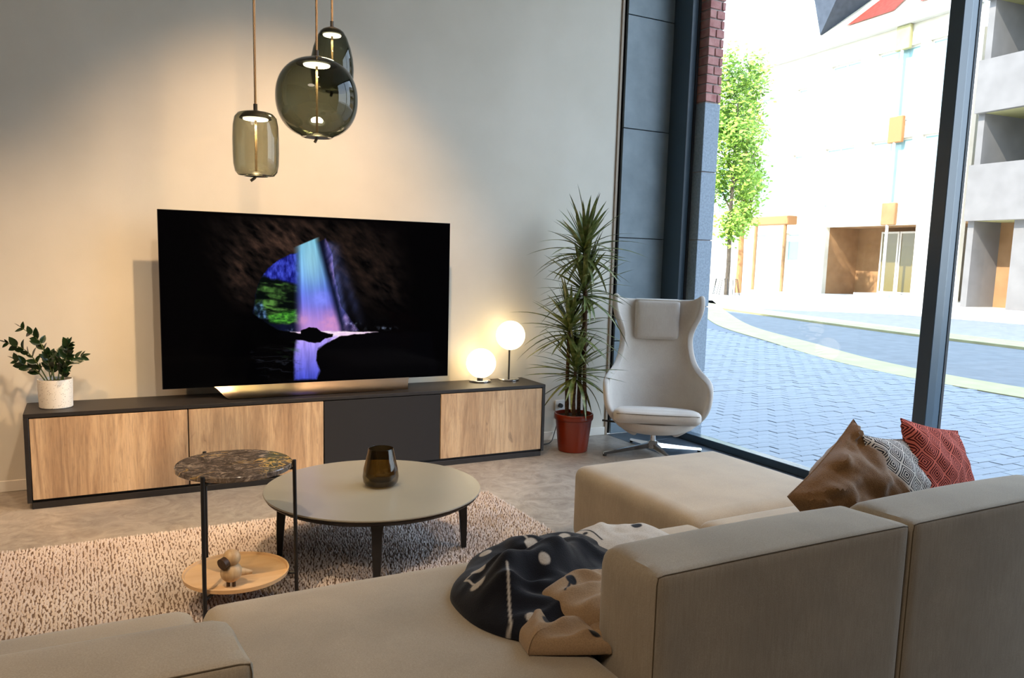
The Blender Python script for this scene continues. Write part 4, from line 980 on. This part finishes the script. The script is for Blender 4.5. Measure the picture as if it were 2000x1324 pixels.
# ------------------------------------------------------------------ wing chair
ac = thing('wing_armchair', 'light beige high-backed wing chair on a chrome swivel base by the window', 'armchair', (3.742, -.645, .0005), math.radians(-35))
zf = lambda z: z-.085 if z < .6 else z-.085+.03*min(1, (z-.6)/.5)
rows_ = [(.235, .02, .12, .12), (.27, .09, .18, .20), (.32, .14, .24, .29), (.39, .19, .300, .42), (.47, .215, .328, .49), (.545, .235, .336, .495), (.597, .25, .340, .475), (.622, .258, .334, .41), (.638, .266, .312, .31), (.662, .275, .282, .20), (.71, .292, .256, .12), (.78, .305, .240, .085),
         (.84, .318, .233, .075), (.90, .328, .238, .085), (.955, .338, .258, .12), (1.01, .346, .284, .16), (1.06, .353, .298, .18), (1.10, .358, .300, .182), (1.125, .36, .290, .17)]
rows_ = [(zf(a), b, c, d) for a, b, c, d in rows_]
bm = B(); grid = []; nt_ = 33
for ri, (z, yb, w, d) in enumerate(rows_):
    r = []
    for i in range(nt_):
        t = -1+2*i/(nt_-1); a = abs(t)
        ang_ = a*PI/2
        x = math.copysign(w*(math.sin(ang_)**.85 if a > 0 else 0), t) * (1+.02*a**4)
        y = yb - d*(1-math.cos(ang_)**.9) if a < 1 else yb-d
        zz = z
        k = max(0, (ri-15)/3)
        if k > 0: zz = z+.036*k*max(0, (a-.55)/.45)**1.3 - .012*k*(1-a)
        # arm tops stay level, slope slightly
        r.append(bm.verts.new((x, y, zz)))
    grid.append(r)
for a, b in zip(grid, grid[1:]):
    for i in range(nt_-1): bm.faces.new((a[i], a[i+1], b[i+1], b[i]))
sh = obj('shell', bm, M['chair_fabric'], ac)
md = sh.modifiers.new('solid', 'SOLIDIFY'); md.thickness = .042; md.offset = 0; md = sh.modifiers.new('sub', 'SUBSURF'); md.levels = 2; md.render_levels = 2
obj('seat_bowl', lathe(B(), [(0, .165), (.10, .168), (.19, .184), (.255, .21), (.285, .24), (.29, .27), (0, .27)], 48, cap=False), M['chair_fabric'], ac).location = (0, -.06, 0)
obj('seat_cushion', softbox(B(), -.284, .284, -.37, .20, .235, .335, .05, .07, .04, (.004, .02, .012), cuts=14, post=lambda s, u: Vector((s.x*(1-.10*max(0, u[1])), s.y, s.z-.15*s.y))), M['chair_fabric'], ac)
pz = 0
cpts = [(x, y, .300-.15*(y+.085)) for x, y in [(-.262, .12), (-.284, -.2), (-.268, -.345), (-.225, -.374), (0, -.392), (.225, -.374), (.268, -.345), (.284, -.2), (.262, .12)]]
obj('cushion_seam', tube(B(), catmull(cpts, 6), .0022, 6), M['seam'], ac)
hp = obj('headrest', softbox(B(), -.158, .158, -.028, .028, .775, 1.06, .03, .026, .03, (0, .012, 0), cuts=12), M['chair_fabric'], ac); hp.location = (0, .288, 0)
obj('headrest_strap', bx(-.155, .155, .268, .395, 1.048, 1.062, bev=.006, seg=2), M['chair_fabric'], ac)
obj('column', tube(B(), [(0, 0, .045), (0, 0, .18)], [.024, .022], 24), M['chrome'], ac)
obj('tilt_lever', tube(B(), [(-.1, .0, .20), (-.36, .02, .215)], .007, 8), M['black_metal'], ac)
hub = obj('hub', lathe(B(), [(0, .04), (.045, .042), (.05, .06), (.04, .082), (.025, .095), (0, .095)], 32, cap=False), M['chrome'], ac)
for k in range(4):
    a = math.radians(k*90+22.5); ca, sa = math.cos(a), math.sin(a); bm = B(); rw = []
    for (r, w_, zb_, zt_) in ((.02, .024, .048, .082), (.15, .017, .034, .06), (.30, .013, .018, .036), (.375, .012, .010, .026)):
        rw.append([bm.verts.new((ca*r-sa*ww, sa*r+ca*ww, zz)) for ww, zz in ((-w_, zb_), (w_, zb_), (w_*.7, zt_), (-w_*.7, zt_))])
    for a_, b_ in zip(rw, rw[1:]):
        for i in range(4): bm.faces.new((a_[i], a_[(i+1) % 4], b_[(i+1) % 4], b_[i]))
    bm.faces.new(rw[0]); bm.faces.new(rw[-1]); bmesh.ops.bevel(bm, geom=bm.edges[:], offset=.003, segments=2, affect='EDGES')
    ft = obj('foot', bm, M['chrome'], ac); obj('glide', lathe(B(), [(0, 0), (.013, 0), (.013, .011), (0, .011)], 16, cx=ca*.36, cy=sa*.36, cap=False), M['cord'], ft)

for o in list(bpy.data.objects):
    if o.parent or 'category' not in o: continue
    for k, g_ in (('sofa', 'sections of the modular sofa'), ('cushion', 'cushions at the window end of the sofa'), ('lamp', 'globe lamps on the sideboard'), ('pendant lamp', 'glass pendants over the coffee table'), ('tree', 'trees across the street')):
        if o['category'] == k: o['group'] = g_
